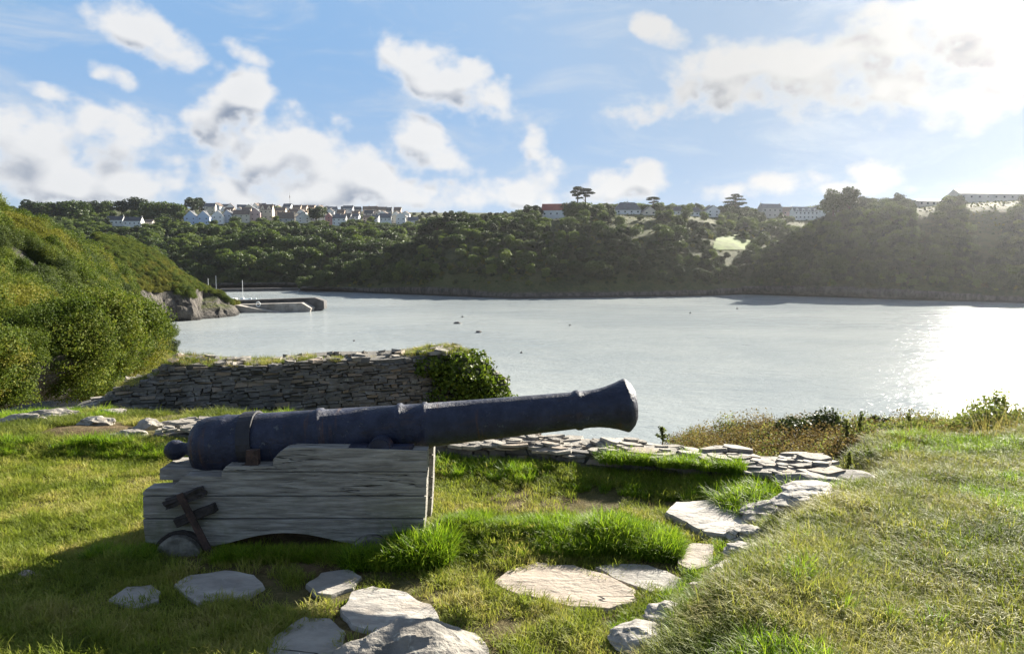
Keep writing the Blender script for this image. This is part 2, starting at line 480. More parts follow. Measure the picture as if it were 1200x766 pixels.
def blades(n, rad, L, W, bend=.5, lean=.35, base=.0):
    """n grass blades, each 2 quads as two 4-vertex faces (second one narrow)."""
    a = RNG.uniform(0, 2 * PI, n); r = rad * np.sqrt(RNG.uniform(0, 1, n))
    P = np.stack([np.cos(a) * r, np.sin(a) * r, np.full(n, base - .006)], 1)
    th = a + RNG.normal(0, 1.1, n)
    out = np.stack([np.cos(th), np.sin(th), np.zeros(n)], 1)
    side = np.stack([-np.sin(th), np.cos(th), np.zeros(n)], 1)
    tw = RNG.normal(0, .5, n)[:, None]; side = side + out * tw
    side /= np.linalg.norm(side, axis=1)[:, None]
    l = (L * RNG.uniform(.45, 1.15, n))[:, None]; w = (W * RNG.uniform(.6, 1.2, n))[:, None]
    ln = (lean * RNG.uniform(.1, 1.3, n))[:, None]; bd = (bend * RNG.uniform(.2, 1.4, n))[:, None]
    up = np.array([0, 0, 1.0])
    d1 = up + out * ln; d1 /= np.linalg.norm(d1, axis=1)[:, None]
    d2 = up * (1 - bd * .6) + out * (ln + bd); d2 /= np.linalg.norm(d2, axis=1)[:, None]
    d3 = up * (1 - bd * 1.5) + out * (ln + bd * 1.6); d3 /= np.linalg.norm(d3, axis=1)[:, None]
    p1 = P + d1 * l * .42; p2 = p1 + d2 * l * .33; p3 = p2 + d3 * l * .25
    V = np.empty((n, 3, 4, 3))
    V[:, 0, 0] = P - side * w * .5; V[:, 0, 1] = P + side * w * .5; V[:, 0, 2] = p1 + side * w * .45; V[:, 0, 3] = p1 - side * w * .45
    V[:, 1, 0] = p1 - side * w * .45; V[:, 1, 1] = p1 + side * w * .45; V[:, 1, 2] = p2 + side * w * .3; V[:, 1, 3] = p2 - side * w * .3
    V[:, 2, 0] = p2 - side * w * .3; V[:, 2, 1] = p2 + side * w * .3; V[:, 2, 2] = p3 + side * w * .03; V[:, 2, 3] = p3 - side * w * .03
    return V


def blade_obj(name, V, m):
    """blades as connected strips (so that a random value per blade is possible)."""
    n = len(V)
    verts = np.stack([V[:, 0, 0], V[:, 0, 1], V[:, 0, 3], V[:, 0, 2], V[:, 1, 3], V[:, 1, 2], V[:, 2, 3], V[:, 2, 2]], 1).reshape(-1, 3)
    me = bpy.data.meshes.new(name)
    me.vertices.add(n * 8); me.vertices.foreach_set('co', verts.astype(np.float32).ravel())
    b = (np.arange(n) * 8)[:, None]
    f = np.concatenate([b + np.array([0, 1, 3, 2]), b + np.array([2, 3, 5, 4]), b + np.array([4, 5, 7, 6])], 1).reshape(-1)
    me.loops.add(len(f)); me.loops.foreach_set('vertex_index', f.astype(np.int32))
    me.polygons.add(n * 3); me.polygons.foreach_set('loop_start', np.arange(0, n * 12, 4, dtype=np.int32))
    me.update(calc_edges=True)
    me.materials.append(MAT[m])
    return bpy.data.objects.new(name, me)


GROUPS = {}


def scatter_nodes(coll):
    ng = bpy.data.node_groups.new('scatter', 'GeometryNodeTree')
    ng.interface.new_socket('Geometry', in_out='INPUT', socket_type='NodeSocketGeometry')
    ng.interface.new_socket('Geometry', in_out='OUTPUT', socket_type='NodeSocketGeometry')
    n = ng.nodes; l = ng.links
    gi = n.new('NodeGroupInput'); go = n.new('NodeGroupOutput')
    ip = n.new('GeometryNodeInstanceOnPoints'); ci = n.new('GeometryNodeCollectionInfo')
    ci.inputs['Collection'].default_value = coll; ci.inputs['Separate Children'].default_value = True; ci.inputs['Reset Children'].default_value = True

    def na(name, typ):
        a = n.new('GeometryNodeInputNamedAttribute'); a.data_type = typ; a.inputs['Name'].default_value = name
        return a.outputs[0]
    er = n.new('FunctionNodeEulerToRotation')
    l.new(na('rot', 'FLOAT_VECTOR'), er.inputs[0])
    l.new(gi.outputs[0], ip.inputs['Points']); l.new(ci.outputs[0], ip.inputs['Instance'])
    ip.inputs['Pick Instance'].default_value = True
    l.new(na('idx', 'INT'), ip.inputs['Instance Index'])
    l.new(er.outputs[0], ip.inputs['Rotation']); l.new(na('scl', 'FLOAT_VECTOR'), ip.inputs['Scale'])
    l.new(ip.outputs[0], go.inputs[0])
    return ng


def scatter(name, P, S, ROT, IDX, protos, label, cat):
    """one object of ground cover: protos instanced at P."""
    key = tuple(p.name for p in protos)
    if key not in GROUPS:
        coll = bpy.data.collections.new(name + '_sources')
        for p in protos: coll.objects.link(p)
        order = sorted(range(len(protos)), key=lambda i: protos[i].name)
        rank = {i: k for k, i in enumerate(order)}
        GROUPS[key] = (scatter_nodes(coll), rank)
    ng, rank = GROUPS[key]
    n = len(P)
    me = bpy.data.meshes.new(name); me.vertices.add(n)
    me.vertices.foreach_set('co', np.asarray(P, np.float32).ravel())
    S = np.asarray(S, float)
    if S.ndim == 1: S = np.repeat(S[:, None], 3, 1)
    a = me.attributes.new('scl', 'FLOAT_VECTOR', 'POINT'); a.data.foreach_set('vector', S.astype(np.float32).ravel())
    a = me.attributes.new('rot', 'FLOAT_VECTOR', 'POINT'); a.data.foreach_set('vector', np.asarray(ROT, np.float32).ravel())
    idx = np.array([rank[int(i)] for i in IDX], np.int32)
    a = me.attributes.new('idx', 'INT', 'POINT'); a.data.foreach_set('value', idx)
    o = bpy.data.objects.new(name, me); COL.objects.link(o)
    md = o.modifiers.new('scatter', 'NODES'); md.node_group = ng
    tag(o, label, cat, kind='stuff')
    return o


def zrot(n, tilt=.12):
    return np.stack([RNG.normal(0, tilt, n), RNG.normal(0, tilt, n), RNG.uniform(0, 2 * PI, n)], 1)


# ------------------------------------------------------------------ local ground of the old battery
XB_Y = [-50, 2.0, 2.5, 2.95, 3.2, 3.6, 3.9, 4.38, 4.75, 5.2]
XB_X = [.25, .25, .33, .50, .68, 1.04, 1.20, 1.45, 2.05, 2.4]
YP_X = [-60, -4.6, -2.7, -.5, 1.5, 2.15, 2.8, 6, 60]
YP_Y = [6.6, 6.25, 6.15, 5.62, 5.04, 4.78, 5.6, 6.3, 6.3]


def ground_z(x, y):
    x = np.asarray(x, float); y = np.asarray(y, float)
    xb = np.interp(y, XB_Y, XB_X); yp = np.interp(x, YP_X, YP_Y)
    lump = .05 * fbm(x * 1.3, y * 1.3, None, 3, 3) + .018 * fbm(x * 5, y * 5, None, 2, 8)
    z = .012 * fbm(x * 1.6, y * 1.6, None, 3, 5)
    # lush hump in front of the parapet
    z = z + (.07 + .05 * fbm(x * 3.3, y * 2, None, 2, 6)) * np.exp(-((y - 4.15 + .06 * (x + .3)) / .17) ** 2) * sstep(-.62, -.35, x) * sstep(1.0, .55, x)
    # mound on the right
    mh = (.27 - .05 * (y - 3.2)) * sstep(.0, .55, x - xb) + .10 * sstep(1.0, 3.0, x - xb)
    mh = np.where(y < 2.2, mh * sstep(-2, 2.2, y), mh)
    z = z + mh * sstep(7.2, 5.6, y - .12 * (x - 2)) + lump * sstep(0, .5, x - xb) * 1.2
    # grassy bank against the parapet
    inner = sstep(-.42, -.05, y - yp) * sstep(2.3, 1.9, x)
    z = z + (.06 + .03 * fbm(x * 3, y * 3, None, 2, 4)) * inner * sstep(-5.5, -4.5, x)
    # beyond the parapet
    d = y - yp
    right = sstep(.3, 1.4, x)
    leftw = sstep(-1.2, -2.2, x)
    fall_mid = -.55 * np.clip(d - .25, 0, 99)
    fall_right = -.36 * sstep(.1, .5, d) - .10 * np.clip(d - .3, 0, 99)
    fall_left = .03 * sstep(0, .3, d) - .10 * np.clip(d - .2, 0, 1.4) - .42 * np.clip(d - 1.6, 0, 2.2)
    fb = fall_mid * (1 - right) * (1 - leftw) + fall_right * right * (1 - leftw) + fall_left * leftw
    z = z + np.where(d > .25, fb, 0)
    ye = np.interp(x, [-60, -9, -5, 0, 1.5, 4, 9, 60], [14, 12.5, 11.5, 10.8, 8.6, 8.6, 9.5, 11])
    z = z - 1.15 * np.clip(y - ye, 0, 60)
    z = z - .9 * np.clip(x - 14, 0, 60)
    z = z + .10 * np.clip(-x - 7, 0, 60) * sstep(14, 6, y)
    return z


def build_ground():
    def spaced(a, b, s): return np.arange(a, b, s)
    xs = np.concatenate([-8 - np.cumsum(.2 * 1.13 ** np.arange(26))[::-1], spaced(-8, 7, .06), 7 + np.cumsum(.1 * 1.15 ** np.arange(30))])
    ys = np.concatenate([1.2 - np.cumsum(.12 * 1.16 ** np.arange(26))[::-1], spaced(1.2, 9.5, .06), 9.5 + np.cumsum(.1 * 1.12 ** np.arange(40))])
    X, Y = np.meshgrid(xs, ys)
    Z = ground_z(X, Y)
    nx, ny = len(xs), len(ys)
    V = np.stack([X.ravel(), Y.ravel(), Z.ravel()], 1)
    i = np.arange(nx * ny).reshape(ny, nx)
    F = np.stack([i[:-1, :-1], i[:-1, 1:], i[1:, 1:], i[1:, :-1]], -1).reshape(-1, 4)
    me = bpy.data.meshes.new('ground')
    me.vertices.add(len(V)); me.vertices.foreach_set('co', V.astype(np.float32).ravel())
    me.loops.add(F.size); me.loops.foreach_set('vertex_index', F.ravel().astype(np.int32))
    me.polygons.add(len(F)); me.polygons.foreach_set('loop_start', np.arange(0, F.size, 4, dtype=np.int32))
    me.polygons.foreach_set('use_smooth', np.ones(len(F), bool))
    me.update(calc_edges=True); me.materials.append(MAT['turf'])
    o = bpy.data.objects.new('ground', me); COL.objects.link(o)
    tag(o, 'uneven turf floor and mound of the old gun battery', 'ground', kind='structure')


build_ground()


def gz(x, y): return float(ground_z(np.array([x]), np.array([y]))[0])


def on_ground(px, py):
    """the ground point under a pixel."""
    d = ray(px, py); o = Vector((0, 0, EYE)); t = 1.5
    while t < 30:
        p = o + d * t
        if p.z <= gz(p.x, p.y): break
        t += .01
    return p


# ------------------------------------------------------------------ stones
def rock_mesh(name, w, d, h, m, seed, parent=None, flat=False, rough=.16, sub=4):
    bm = bmesh.new()
    bmesh.ops.create_icosphere(bm, subdivisions=sub, radius=1)
    r = random.Random(seed)
    planes = []
    for _ in range(11):
        v = Vector((r.uniform(-1, 1), r.uniform(-1, 1), r.uniform(-.4, 1))).normalized()
        planes.append((v, r.uniform(.62, .88)))
    for v in bm.verts:
        p = v.co.copy()
        for n, dd in planes:
            k = p.dot(n) - dd
            if k > 0: p -= n * k * .9
        v.co = p
    co = np.array([v.co[:] for v in bm.verts])
    nz = fbm(co[:, 0] * 2 + seed, co[:, 1] * 2, co[:, 2] * 3, 5, seed % 50)
    for v, q in zip(bm.verts, nz):
        v.co *= 1 + rough * q
        v.co = Vector((v.co.x * w / 1.6, v.co.y * d / 1.6, v.co.z * h / 1.3))
    return bm_obj(name, bm, m, parent, False)


def slab(pts_px, z_up, label, seed, name='paving_slab', z=0.0):
    """flat irregular flagstone from its outline on the ground."""
    P = [on_z(px, py, z + z_up) for px, py in pts_px]
    c = sum(P, Vector()) / len(P)
    out = []
    n = len(P)
    rr = random.Random(seed)
    for i in range(n):
        a, b = P[i], P[(i + 1) % n]
        L = (b - a).length; k = max(2, int(L / .035))
        for j in range(k):
            p = a.lerp(b, j / k)
            nrm = Vector((b.y - a.y, a.x - b.x, 0)).normalized()
            q = float(fbm(np.array([p.x * 9]), np.array([p.y * 9]), None, 3, seed)[0])
            out.append(p + nrm * q * .022)
    bm = bmesh.new()
    rings = []
    for s, dz in ((1.02, -.07), (1.0, -.012), (.975, .0)):
        rings.append([bm.verts.new((c.x + (p.x - c.x) * s - c.x, c.y + (p.y - c.y) * s - c.y, dz)) for p in out])
    for a, b in zip(rings, rings[1:]):
        for i in range(len(out)): bm.faces.new((a[i], a[(i + 1) % len(out)], b[(i + 1) % len(out)], b[i]))
    prev = rings[-1]
    for s in (.9, .8, .68, .55, .42, .28, .14):
        cur = [bm.verts.new((v.co.x * s / .975, v.co.y * s / .975, 0)) for v in rings[-1]]
        for i in range(len(out)): bm.faces.new((prev[i], prev[(i + 1) % len(out)], cur[(i + 1) % len(out)], cur[i]))
        prev = cur
    bm.faces.new(prev)
    for v in bm.verts:
        if v.co.z > -.02:
            X, Y = v.co.x + c.x, v.co.y + c.y
            a = float(fbm(np.array([X * 4]), np.array([Y * 7]), None, 4, seed)[0])
            v.co.z += .010 * a
    o = bm_obj(name, bm, 'slab'); o.location = (c.x, c.y, c.z)
    tag(o, label, 'paving stone', 'flat paving stones set in the turf')
    SLABS.append([(p.x, p.y) for p in P])
    return o


SLABS = []
STONES = []
slab([(574, 683), (592, 668), (628, 657), (672, 662), (716, 676), (747, 690), (742, 705), (716, 713), (668, 710), (610, 696)], .022, 'large cracked pale slab, the widest sunlit stone in the grass', 1)
slab([(697, 664), (722, 658), (760, 661), (803, 678), (790, 690), (762, 692), (728, 681)], .02, 'pale wedge shaped slab touching the right end of the widest slab', 2)
slab([(779, 600), (792, 588), (836, 584), (872, 597), (880, 617), (858, 627), (828, 623)], .03, 'worn slab half in shadow at the foot of the parapet bank', 3, z=.02)
slab([(794, 645), (812, 636), (835, 637), (832, 662), (812, 668), (795, 660)], .03, 'small squarish pale slab beside the edging stones of the mound', 4)
slab([(206, 684), (222, 673), (262, 668), (300, 672), (309, 685), (290, 697), (252, 704), (228, 707), (216, 696)], .02, 'broad blue grey slab in the cannon shadow below the rear wheel', 5)
slab([(128, 702), (148, 687), (176, 684), (190, 692), (186, 704), (160, 711)], .018, 'small blue grey slab in shadow, leftmost of the paving', 6)
slab([(357, 684), (376, 670), (408, 667), (425, 674), (416, 688), (388, 697), (366, 694)], .016, 'dark slab in bare earth beneath the arch of the carriage', 7)
slab([(398, 712), (412, 694), (436, 686), (470, 692), (505, 708), (518, 726), (500, 742), (452, 744), (412, 732)], .025, 'sunlit rough slab between the front wheel and the boulder', 8)
slab([(312, 752), (330, 738), (356, 722), (385, 723), (403, 738), (398, 765), (360, 785), (318, 778)], .022, 'slab crossed by the edge of the barrel shadow', 9)

# boulder close to the camera
b = rock_mesh('boulder', .78, .50, .30, 'boulder', 5, rough=.26, sub=6)
p = on_z(492, 800, 0); b.location = (-.31, 2.80, -.082); b.rotation_euler = (.05, .08, .3)
tag(b, 'rough lichen spotted boulder rising in the near foreground', 'boulder')

EDGE = [  # px, py of the base middle, width, depth, height, label
    (948, 583, .42, .22, .16, 'long flat edging stone next to the corner of the parapet'),
    (905, 600, .36, .2, .15, 'pale flat edging stone by the tall tuft at the end of the bank'),
    (880, 628, .2, .16, .13, 'grey edging stone half sunk in the bank beside the shadowed slab'),
    (872, 648, .17, .13, .12, 'small dark wedge shaped stone set into the mound edge'),
    (855, 676, .17, .17, .13, 'bright squarish white stone on the mound edge'),
    (830, 692, .13, .1, .07, 'small flat pale stone just below the bright square one'),
    (787, 726, .16, .14, .10, 'rounded grey stone on the lower mound edge'),
    (757, 753, .22, .17, .12, 'pale pitted stone at the bottom of the picture on the mound edge'),
]
for i, (px, py, w, d, h, lab) in enumerate(EDGE):
    o = rock_mesh('edging_stone', w * 1.15, d * 1.2, h * .62, 'slab', 40 + i, rough=.30, sub=5)
    q = on_ground(px, py + 9); STONES.append((q.x, q.y, w * .5)); o.location = (q.x, q.y, q.z + .05); o.rotation_euler = (0, .05, .5 if i < 2 else random.uniform(-.4, .4))
    tag(o, lab, 'stone', 'stones edging the mound')
for i, (px, py, w, h, lab) in enumerate([
        (62, 492, .55, .14, 'long pale stone lying on the ledge, nearest the hillside'),
        (20, 497, .5, .16, 'flat pale stone at the left end of the ledge'),
        (112, 497, .32, .12, 'low broken stone on the ledge below the wall slope'),
        (176, 503, .26, .13, 'white topped stone on the ledge left of the cannon knob'),
        (205, 500, .34, .11, 'brown weathered stone on the ledge right behind the cannon knob'),
        (214, 514, .2, .1, 'small pale stone on the bank edge behind the cannon knob'),
        (150, 512, .3, .1, 'flat grey stone at the lip of the shaded bank'),
        (90, 478, .3, .16, 'upright jagged stone at the foot of the wall slope'),
        (72, 487, .28, .14, 'small jagged pale stone beside the upright one'),
        (130, 487, .3, .1, 'thin slate lying below the sloping end of the wall')]):
    o = rock_mesh('ledge_stone', w, .2, h * .9, 'coping', 70 + i, rough=.36, sub=4)
    q = on_ground(px, py); o.location = (q.x, q.y, q.z + .01); STONES.append((q.x, q.y, w * .42)); o.rotation_euler = (0, random.uniform(-.1, .1), random.uniform(-.3, .3))
    tag(o, lab, 'stone', 'stones on the ledge')
o = rock_mesh('pebble', .07, .05, .03, 'coping', 99, sub=2)
q = on_ground(31, 675); o.location = (q.x, q.y, q.z + .01); tag(o, 'single white pebble in the sunlit grass at the shadow edge', 'stone')


# ------------------------------------------------------------------ masonry
def stone_face(bm, p0, p1, zb, zt, thick, out, ch=(.02, .055), lw=(.05, .20), prot=.03, top=None):
    """courses of thin stones on the face from p0 to p1 (xy); out = unit normal of the face; zt(u) top height."""
    d = (p1 - p0); L = d.length; t = d.normalized()
    z = zb
    while z < zt(.5) + .08:
        hh = random.uniform(*ch)
        x = -random.uniform(0, .15)
        while x < L:
            w = random.uniform(*lw)
            u = (x + w / 2) / L
            wob = .03 * math.sin(x * 2.1 + z * 3) + .012 * math.sin(x * 9 + z * 31)
            if 0 <= u <= 1 and z + hh < zt(u) + random.uniform(-.02, .03):
                k = 2 if (hh < .05 or random.random() < .7) else 1
                g = random.uniform(.001, .008); pr = random.uniform(.0, prot) ** 1.0 * .6
                a = p0 + t * (x + g) + Vector((0, 0, 0)); bb = p0 + t * (x + w - g)
                h2 = hh * random.uniform(.9, 1.12)
                vs = []
                for zz in (z + wob, z + wob + h2 - g):
                    for q, depth in ((a, pr), (bb, pr), (bb, -.06), (a, -.06)):
                        v = q + out * (depth + (random.uniform(-.012, .012) if depth > -.05 else 0))
                        vs.append(bm.verts.new((v.x + random.uniform(-.016, .016), v.y, zz + random.uniform(-.011, .011))))
                for f in ((3, 2, 1, 0), (4, 5, 6, 7), (0, 1, 5, 4), (1, 2, 6, 5), (2, 3, 7, 6), (3, 0, 4, 7)):
                    bm.faces.new([vs[i] for i in f])
            x += w
        z += hh


WALL_A = at(158, 429, 8.6); WALL_B = at(596, 416, 9.75)
WA = Vector((WALL_A.x, WALL_A.y, 0)); WB = Vector((WALL_B.x, WALL_B.y, 0))
wt = (WB - WA).normalized(); wn = Vector((wt.y, -wt.x, 0))          # towards the camera
TOPZ = WALL_A.z


def wall_top(u):
    ext = 0.31
    z = TOPZ + .03 * math.sin(u * 9) + .02 * math.sin(u * 23)
    if u < ext: z = TOPZ - .04 - (1 - u / ext) ** .9 * .86 + .03 * math.sin(u * 60)
    if u > .90: z -= (u - .90) * 3.2
    return z


rw = empty('rampart_wall', WA)
tag(rw, 'ruined rampart wall of thin slate with one sloping end behind the cannon', 'wall')
W0 = WA - wt * 1.6
bm = bmesh.new()
stone_face(bm, W0, WB, -1.3, wall_top, .7, wn, prot=.035)
stone_face(bm, WB, WB - wn * .75, -1.0, lambda u: TOPZ - .5, .7, wt)
o = bm_obj('masonry', bm, 'masonry', rw); o.location = -WA
bm = bmesh.new()
n = 60
fr = []
for i in range(n + 1):
    u = i / n; q = W0.lerp(WB, u); zt = wall_top(u) - .02
    a = q - wn * .03; c2 = q - wn * .78
    fr.append([bm.verts.new((a.x, a.y, -1.6)), bm.verts.new((a.x, a.y, zt)), bm.verts.new((c2.x, c2.y, zt + .02)), bm.verts.new((c2.x, c2.y, -1.6))])
for a, c2 in zip(fr, fr[1:]):
    for k in range(3): bm.faces.new((a[k], c2[k], c2[k + 1], a[k + 1]))
bm.faces.new(fr[0]); bm.faces.new(list(reversed(fr[-1])))
o = bm_obj('core', bm, 'mortar', rw); o.location = -WA
bm = bmesh.new()
for i in range(110):
    u = random.uniform(.0, .93); q = W0.lerp(WB, u) - wn * random.uniform(-.03, .7)
    s = random.uniform(.03, .085)
    mtx = Matrix.Translation((q.x, q.y, wall_top(u) + random.uniform(-.015, .02))) @ Euler((random.uniform(-.15, .15), random.uniform(-.2, .2), random.uniform(0, 3))).to_matrix().to_4x4()
    add_box(bm, (-s, -s * .7, -.025), (s, s * .7, .02), .012, mtx)
o = bm_obj('coping', bm, 'coping', rw); o.location = -WA

# low parapet in front of the sea
PAR = [Vector((-3.0, 6.24, 0)), Vector((-1.6, 5.98, 0)), Vector((-.5, 5.72, 0)), Vector((.6, 5.42, 0)), Vector((1.45, 5.14, 0)), Vector((2.12, 4.86, 0))]
PTOP = [.16, .17, .185, .185, .18, .185]
par = empty('parapet_wall', PAR[2])
tag(par, 'low stone parapet with sunlit broken slate top above the sea', 'wall')
bm = bmesh.new(); bc = bmesh.new(); bt = bmesh.new()
for i in range(len(PAR) - 1):
    a, c2 = PAR[i], PAR[i + 1]; d = (c2 - a).normalized(); nn = Vector((d.y, -d.x, 0))
    t0, t1 = PTOP[i], PTOP[i + 1]
    stone_face(bm, a, c2, -.15, lambda u, t0=t0, t1=t1: t0 + (t1 - t0) * u - .03, .4, nn, ch=(.03, .06), lw=(.08, .26), prot=.03)
    vs = []
    for q, tt in ((a, t0), (c2, t1)):
        f = q - nn * .02; bk = q - nn * .40
        vs.append([bc.verts.new((f.x, f.y, -.3)), bc.verts.new((f.x, f.y, tt - .045)), bc.verts.new((bk.x, bk.y, tt - .06)), bc.verts.new((bk.x, bk.y, -1.2))])
    for k in range(3): bc.faces.new((vs[0][k], vs[1][k], vs[1][k + 1], vs[0][k + 1]))
    L = (c2 - a).length
    for layer in range(3):
        for j in range(int(L / .022)):
            u = random.random(); q = a.lerp(c2, u) - nn * random.uniform(-.035, .40)
            s = random.choice([.03, .04, .05, .06, .08, .11])
            zz = t0 + (t1 - t0) * u - .05 + layer * .017 + random.uniform(0, .016) + .02 * math.sin(u * 7 + i * 2)
            k = random.randint(5, 7); an0 = random.uniform(0, 6)
            tilt = Euler((random.uniform(-.11, .11), random.uniform(-.11, .11), math.atan2(d.y, d.x) + random.uniform(-.4, .4))).to_matrix()
            lo, hi = [], []
            th = random.uniform(.012, .026)
            for e in range(k):
                an = an0 + 2 * PI * e / k + random.uniform(-.25, .25); rr = s * random.uniform(.75, 1.1)
                p = Vector((math.cos(an) * rr * 1.25, math.sin(an) * rr * .75, 0))
                lo.append(bt.verts.new(tilt @ p + Vector((q.x, q.y, zz)))); hi.append(bt.verts.new(tilt @ (p * .96 + Vector((0, 0, th))) + Vector((q.x, q.y, zz))))
            bt.faces.new(hi); bt.faces.new(list(reversed(lo)))
            for e in range(k): bt.faces.new((lo[e], lo[(e + 1) % k], hi[(e + 1) % k], hi[e]))
o = bm_obj('masonry', bm, 'masonry', par); o.location = -PAR[2]
o = bm_obj('core', bc, 'mortar', par); o.location = -PAR[2]
o = bm_obj('coping', bt, 'coping', par); o.location = -PAR[2]
# corner flags where the parapet meets the mound
for i, (px, py, w, lab) in enumerate([(985, 566, .42, 'flat weathered slab on the corner where parapet meets mound'), (950, 560, .45, 'broad flat slab topping the parapet next to its corner')]):
    o = rock_mesh('corner_slab', w, .3, .1, 'coping', 120 + i, rough=.1, sub=3); q = at(px, py, 4.85)
    o.location = (q.x, q.y, .14); tag(o, lab, 'stone')


# ------------------------------------------------------------------ the cannon
YC = 4.24; YN = 4.0; YF = 4.46; TH = .10
A0 = at(227, 525.0, YC); A1 = at(741, 474.0, YC)
axis = (A1 - A0); BL = axis.length; ang = math.atan2(axis.z, axis.x)
cannon = empty('cannon', (at(330, 640, YC).x, YC, 0))
tag(cannon, 'old blue black iron cannon on a weathered stepped timber truck carriage', 'cannon')
CO = Vector(cannon.location)
S = BL / 523.0            # metres for one pixel along the barrel


def sx(px): return (px - 227) * S * 1.016


prof_px = [(227, 0), (227, 13), (229, 21), (232, 27.5), (237, 32), (243, 34.2), (250, 35.2), (262, 35.4), (266, 35.8), (269, 36.3), (272, 35.2), (280, 34.6), (300, 33.9), (340, 32.4),
           (374, 31.2), (376, 32.8), (381, 32.8), (383, 30.6), (420, 29.2), (468, 27.2), (470, 29.0), (474, 29.0), (476, 26.9), (498, 26.2), (499.5, 27.6), (503, 27.6), (504.5, 25.9),
           (560, 24.4), (620, 23.0), (672, 21.9), (673, 21.9), (676, 23.6), (680, 23.9), (683, 22.3), (690, 21.9), (702, 22.6), (712, 24.4), (722, 27.2), (729, 29.8), (733, 31.4), (734.5, 31.6), (736.5, 30.6),
           (742, 25.0), (744.5, 20), (745.2, 19), (746.5, 11.5), (745, 10.8), (640, 10.5), (640, 0)]
bm = bmesh.new()
add_lathe(bm, [(sx(x), r * S) for x, r in prof_px], 64)
bmesh.ops.recalc_face_normals(bm, faces=bm.faces)
barrel = bm_obj('barrel', bm, 'iron', cannon, True)
barrel.location = A0 - CO; barrel.rotation_euler = (0, -ang, 0)
md = barrel.modifiers.new('edge', 'EDGE_SPLIT'); md.split_angle = R(50)
bm = bmesh.new()
add_lathe(bm, [(sx(192), 0), (sx(193), 3.2 * S), (sx(195.5), 7.2 * S), (sx(199), 10.4 * S), (sx(204), 12.2 * S), (sx(209), 11.6 * S), (sx(214), 8.8 * S), (sx(217), 7.2 * S), (sx(221), 8.2 * S), (sx(225), 12.5 * S), (sx(229), 18 * S)], 32)
bmesh.ops.recalc_face_normals(bm, faces=bm.faces)
o = bm_obj('cascabel', bm, 'iron', barrel, True)
# trunnions (both sides) with their iron cap squares
tx = sx(453); tz = -11 * S
bm = bmesh.new()
add_tube(bm, [(tx, -.235, tz), (tx, -.1, tz)], [.052, .056], 24); o = bm_obj('trunnion', bm, 'iron', barrel)
bm = bmesh.new()
add_tube(bm, [(tx, .1, tz), (tx, .235, tz)], [.056, .052], 24); o = bm_obj('trunnion', bm, 'iron', barrel)


def clip(poly, z0, z1):
    def half(P, f):
        out = []
        for i in range(len(P)):
            a, b2 = P[i], P[(i + 1) % len(P)]
            fa, fb = f(a), f(b2)
            if fa >= 0: out.append(a)
            if fa * fb < 0:
                t = fa / (fa - fb); out.append((a[0] + (b2[0] - a[0]) * t, a[1] + (b2[1] - a[1]) * t))
        return out
    P = half(poly, lambda p: p[1] - z0)
    return half(P, lambda p: z1 - p[1]) if P else P


arch = [(399 - 134 * k / 10, 634 + 2.5 * k / 10 - 11.5 * math.sin(PI * k / 10)) for k in range(0, 11)]
wheelcut = [(214.5 + 34 * math.cos(a), 654 - 34 * math.sin(a)) for a in [R(20 + 140 * k / 8) for k in range(9)]]
outline = [(171, 635), (167.5, 605), (167, 577), (171, 572.5), (201, 571), (216, 557.5), (259, 558.5), (260, 552), (265, 546), (320, 545.5), (320.5, 537.5), (327, 530), (335, 524.8), (345, 523.8),
           (430, 525.5), (500.5, 528), (500, 560), (498.5, 600), (496.5, 632), (470, 636)] + [(437 + 31 * math.cos(a), 656 - 31 * math.sin(a)) for a in [R(40 + 100 * k / 5) for k in range(6)]] + arch + [(256, 638)] + wheelcut + [(181, 636)]


def clean(P):
    out = []
    for p in P:
        if not out or (abs(p[0] - out[-1][0]) + abs(p[1] - out[-1][1])) > .0015: out.append(p)
    return out


def cheek(y0, y1, seed):
    """side of the carriage: planks sawn to the stepped outline."""
    pts = []
    for px, py in outline:
        p = at(px, py, YN); pts.append((p.x, p.z))
    seams = [on for on in (640, 607.6, 581, 552.4, 520)]
    zs = [at(330, s, YN).z for s in seams]
    bm = bmesh.new()
    r = random.Random(seed)
    for k in range(4):
        P = clean(clip(pts, zs[k] + .0034, zs[k + 1] - .0034))
        # seams dip a little
        if len(P) < 3: continue
        if k == 0:  # the bottom plank is in three pieces (wheel cut and arch): keep outline order, triangulate
            pass
        off = r.uniform(-.006, .006)
        lo = [bm.verts.new((x, y0 + off, z)) for x, z in P]; hi = [bm.verts.new((x, y1 + off, z)) for x, z in P]
        f0 = bm.faces.new(lo); f1 = bm.faces.new(list(reversed(hi)))
        n = len(P); fs = [f0, f1]
        for i in range(n): fs.append(bm.faces.new((lo[i], hi[i], hi[(i + 1) % n], lo[(i + 1) % n])))
    bmesh.ops.recalc_face_normals(bm, faces=bm.faces)
    bmesh.ops.triangulate(bm, faces=[f for f in bm.faces if len(f.verts) > 4])
    o = bm_obj('cheek', bm, 'wood', cannon)
    o.location = -CO
    md = o.modifiers.new('bevel', 'BEVEL'); md.width = .005; md.segments = 2; md.limit_method = 'ANGLE'; md.angle_limit = R(40)
    return o


cheek(YN, YN + TH, 1)
cheek(YF - TH, YF, 2)
xr, xf = at(200, 600, YN).x, at(490, 600, YN).x
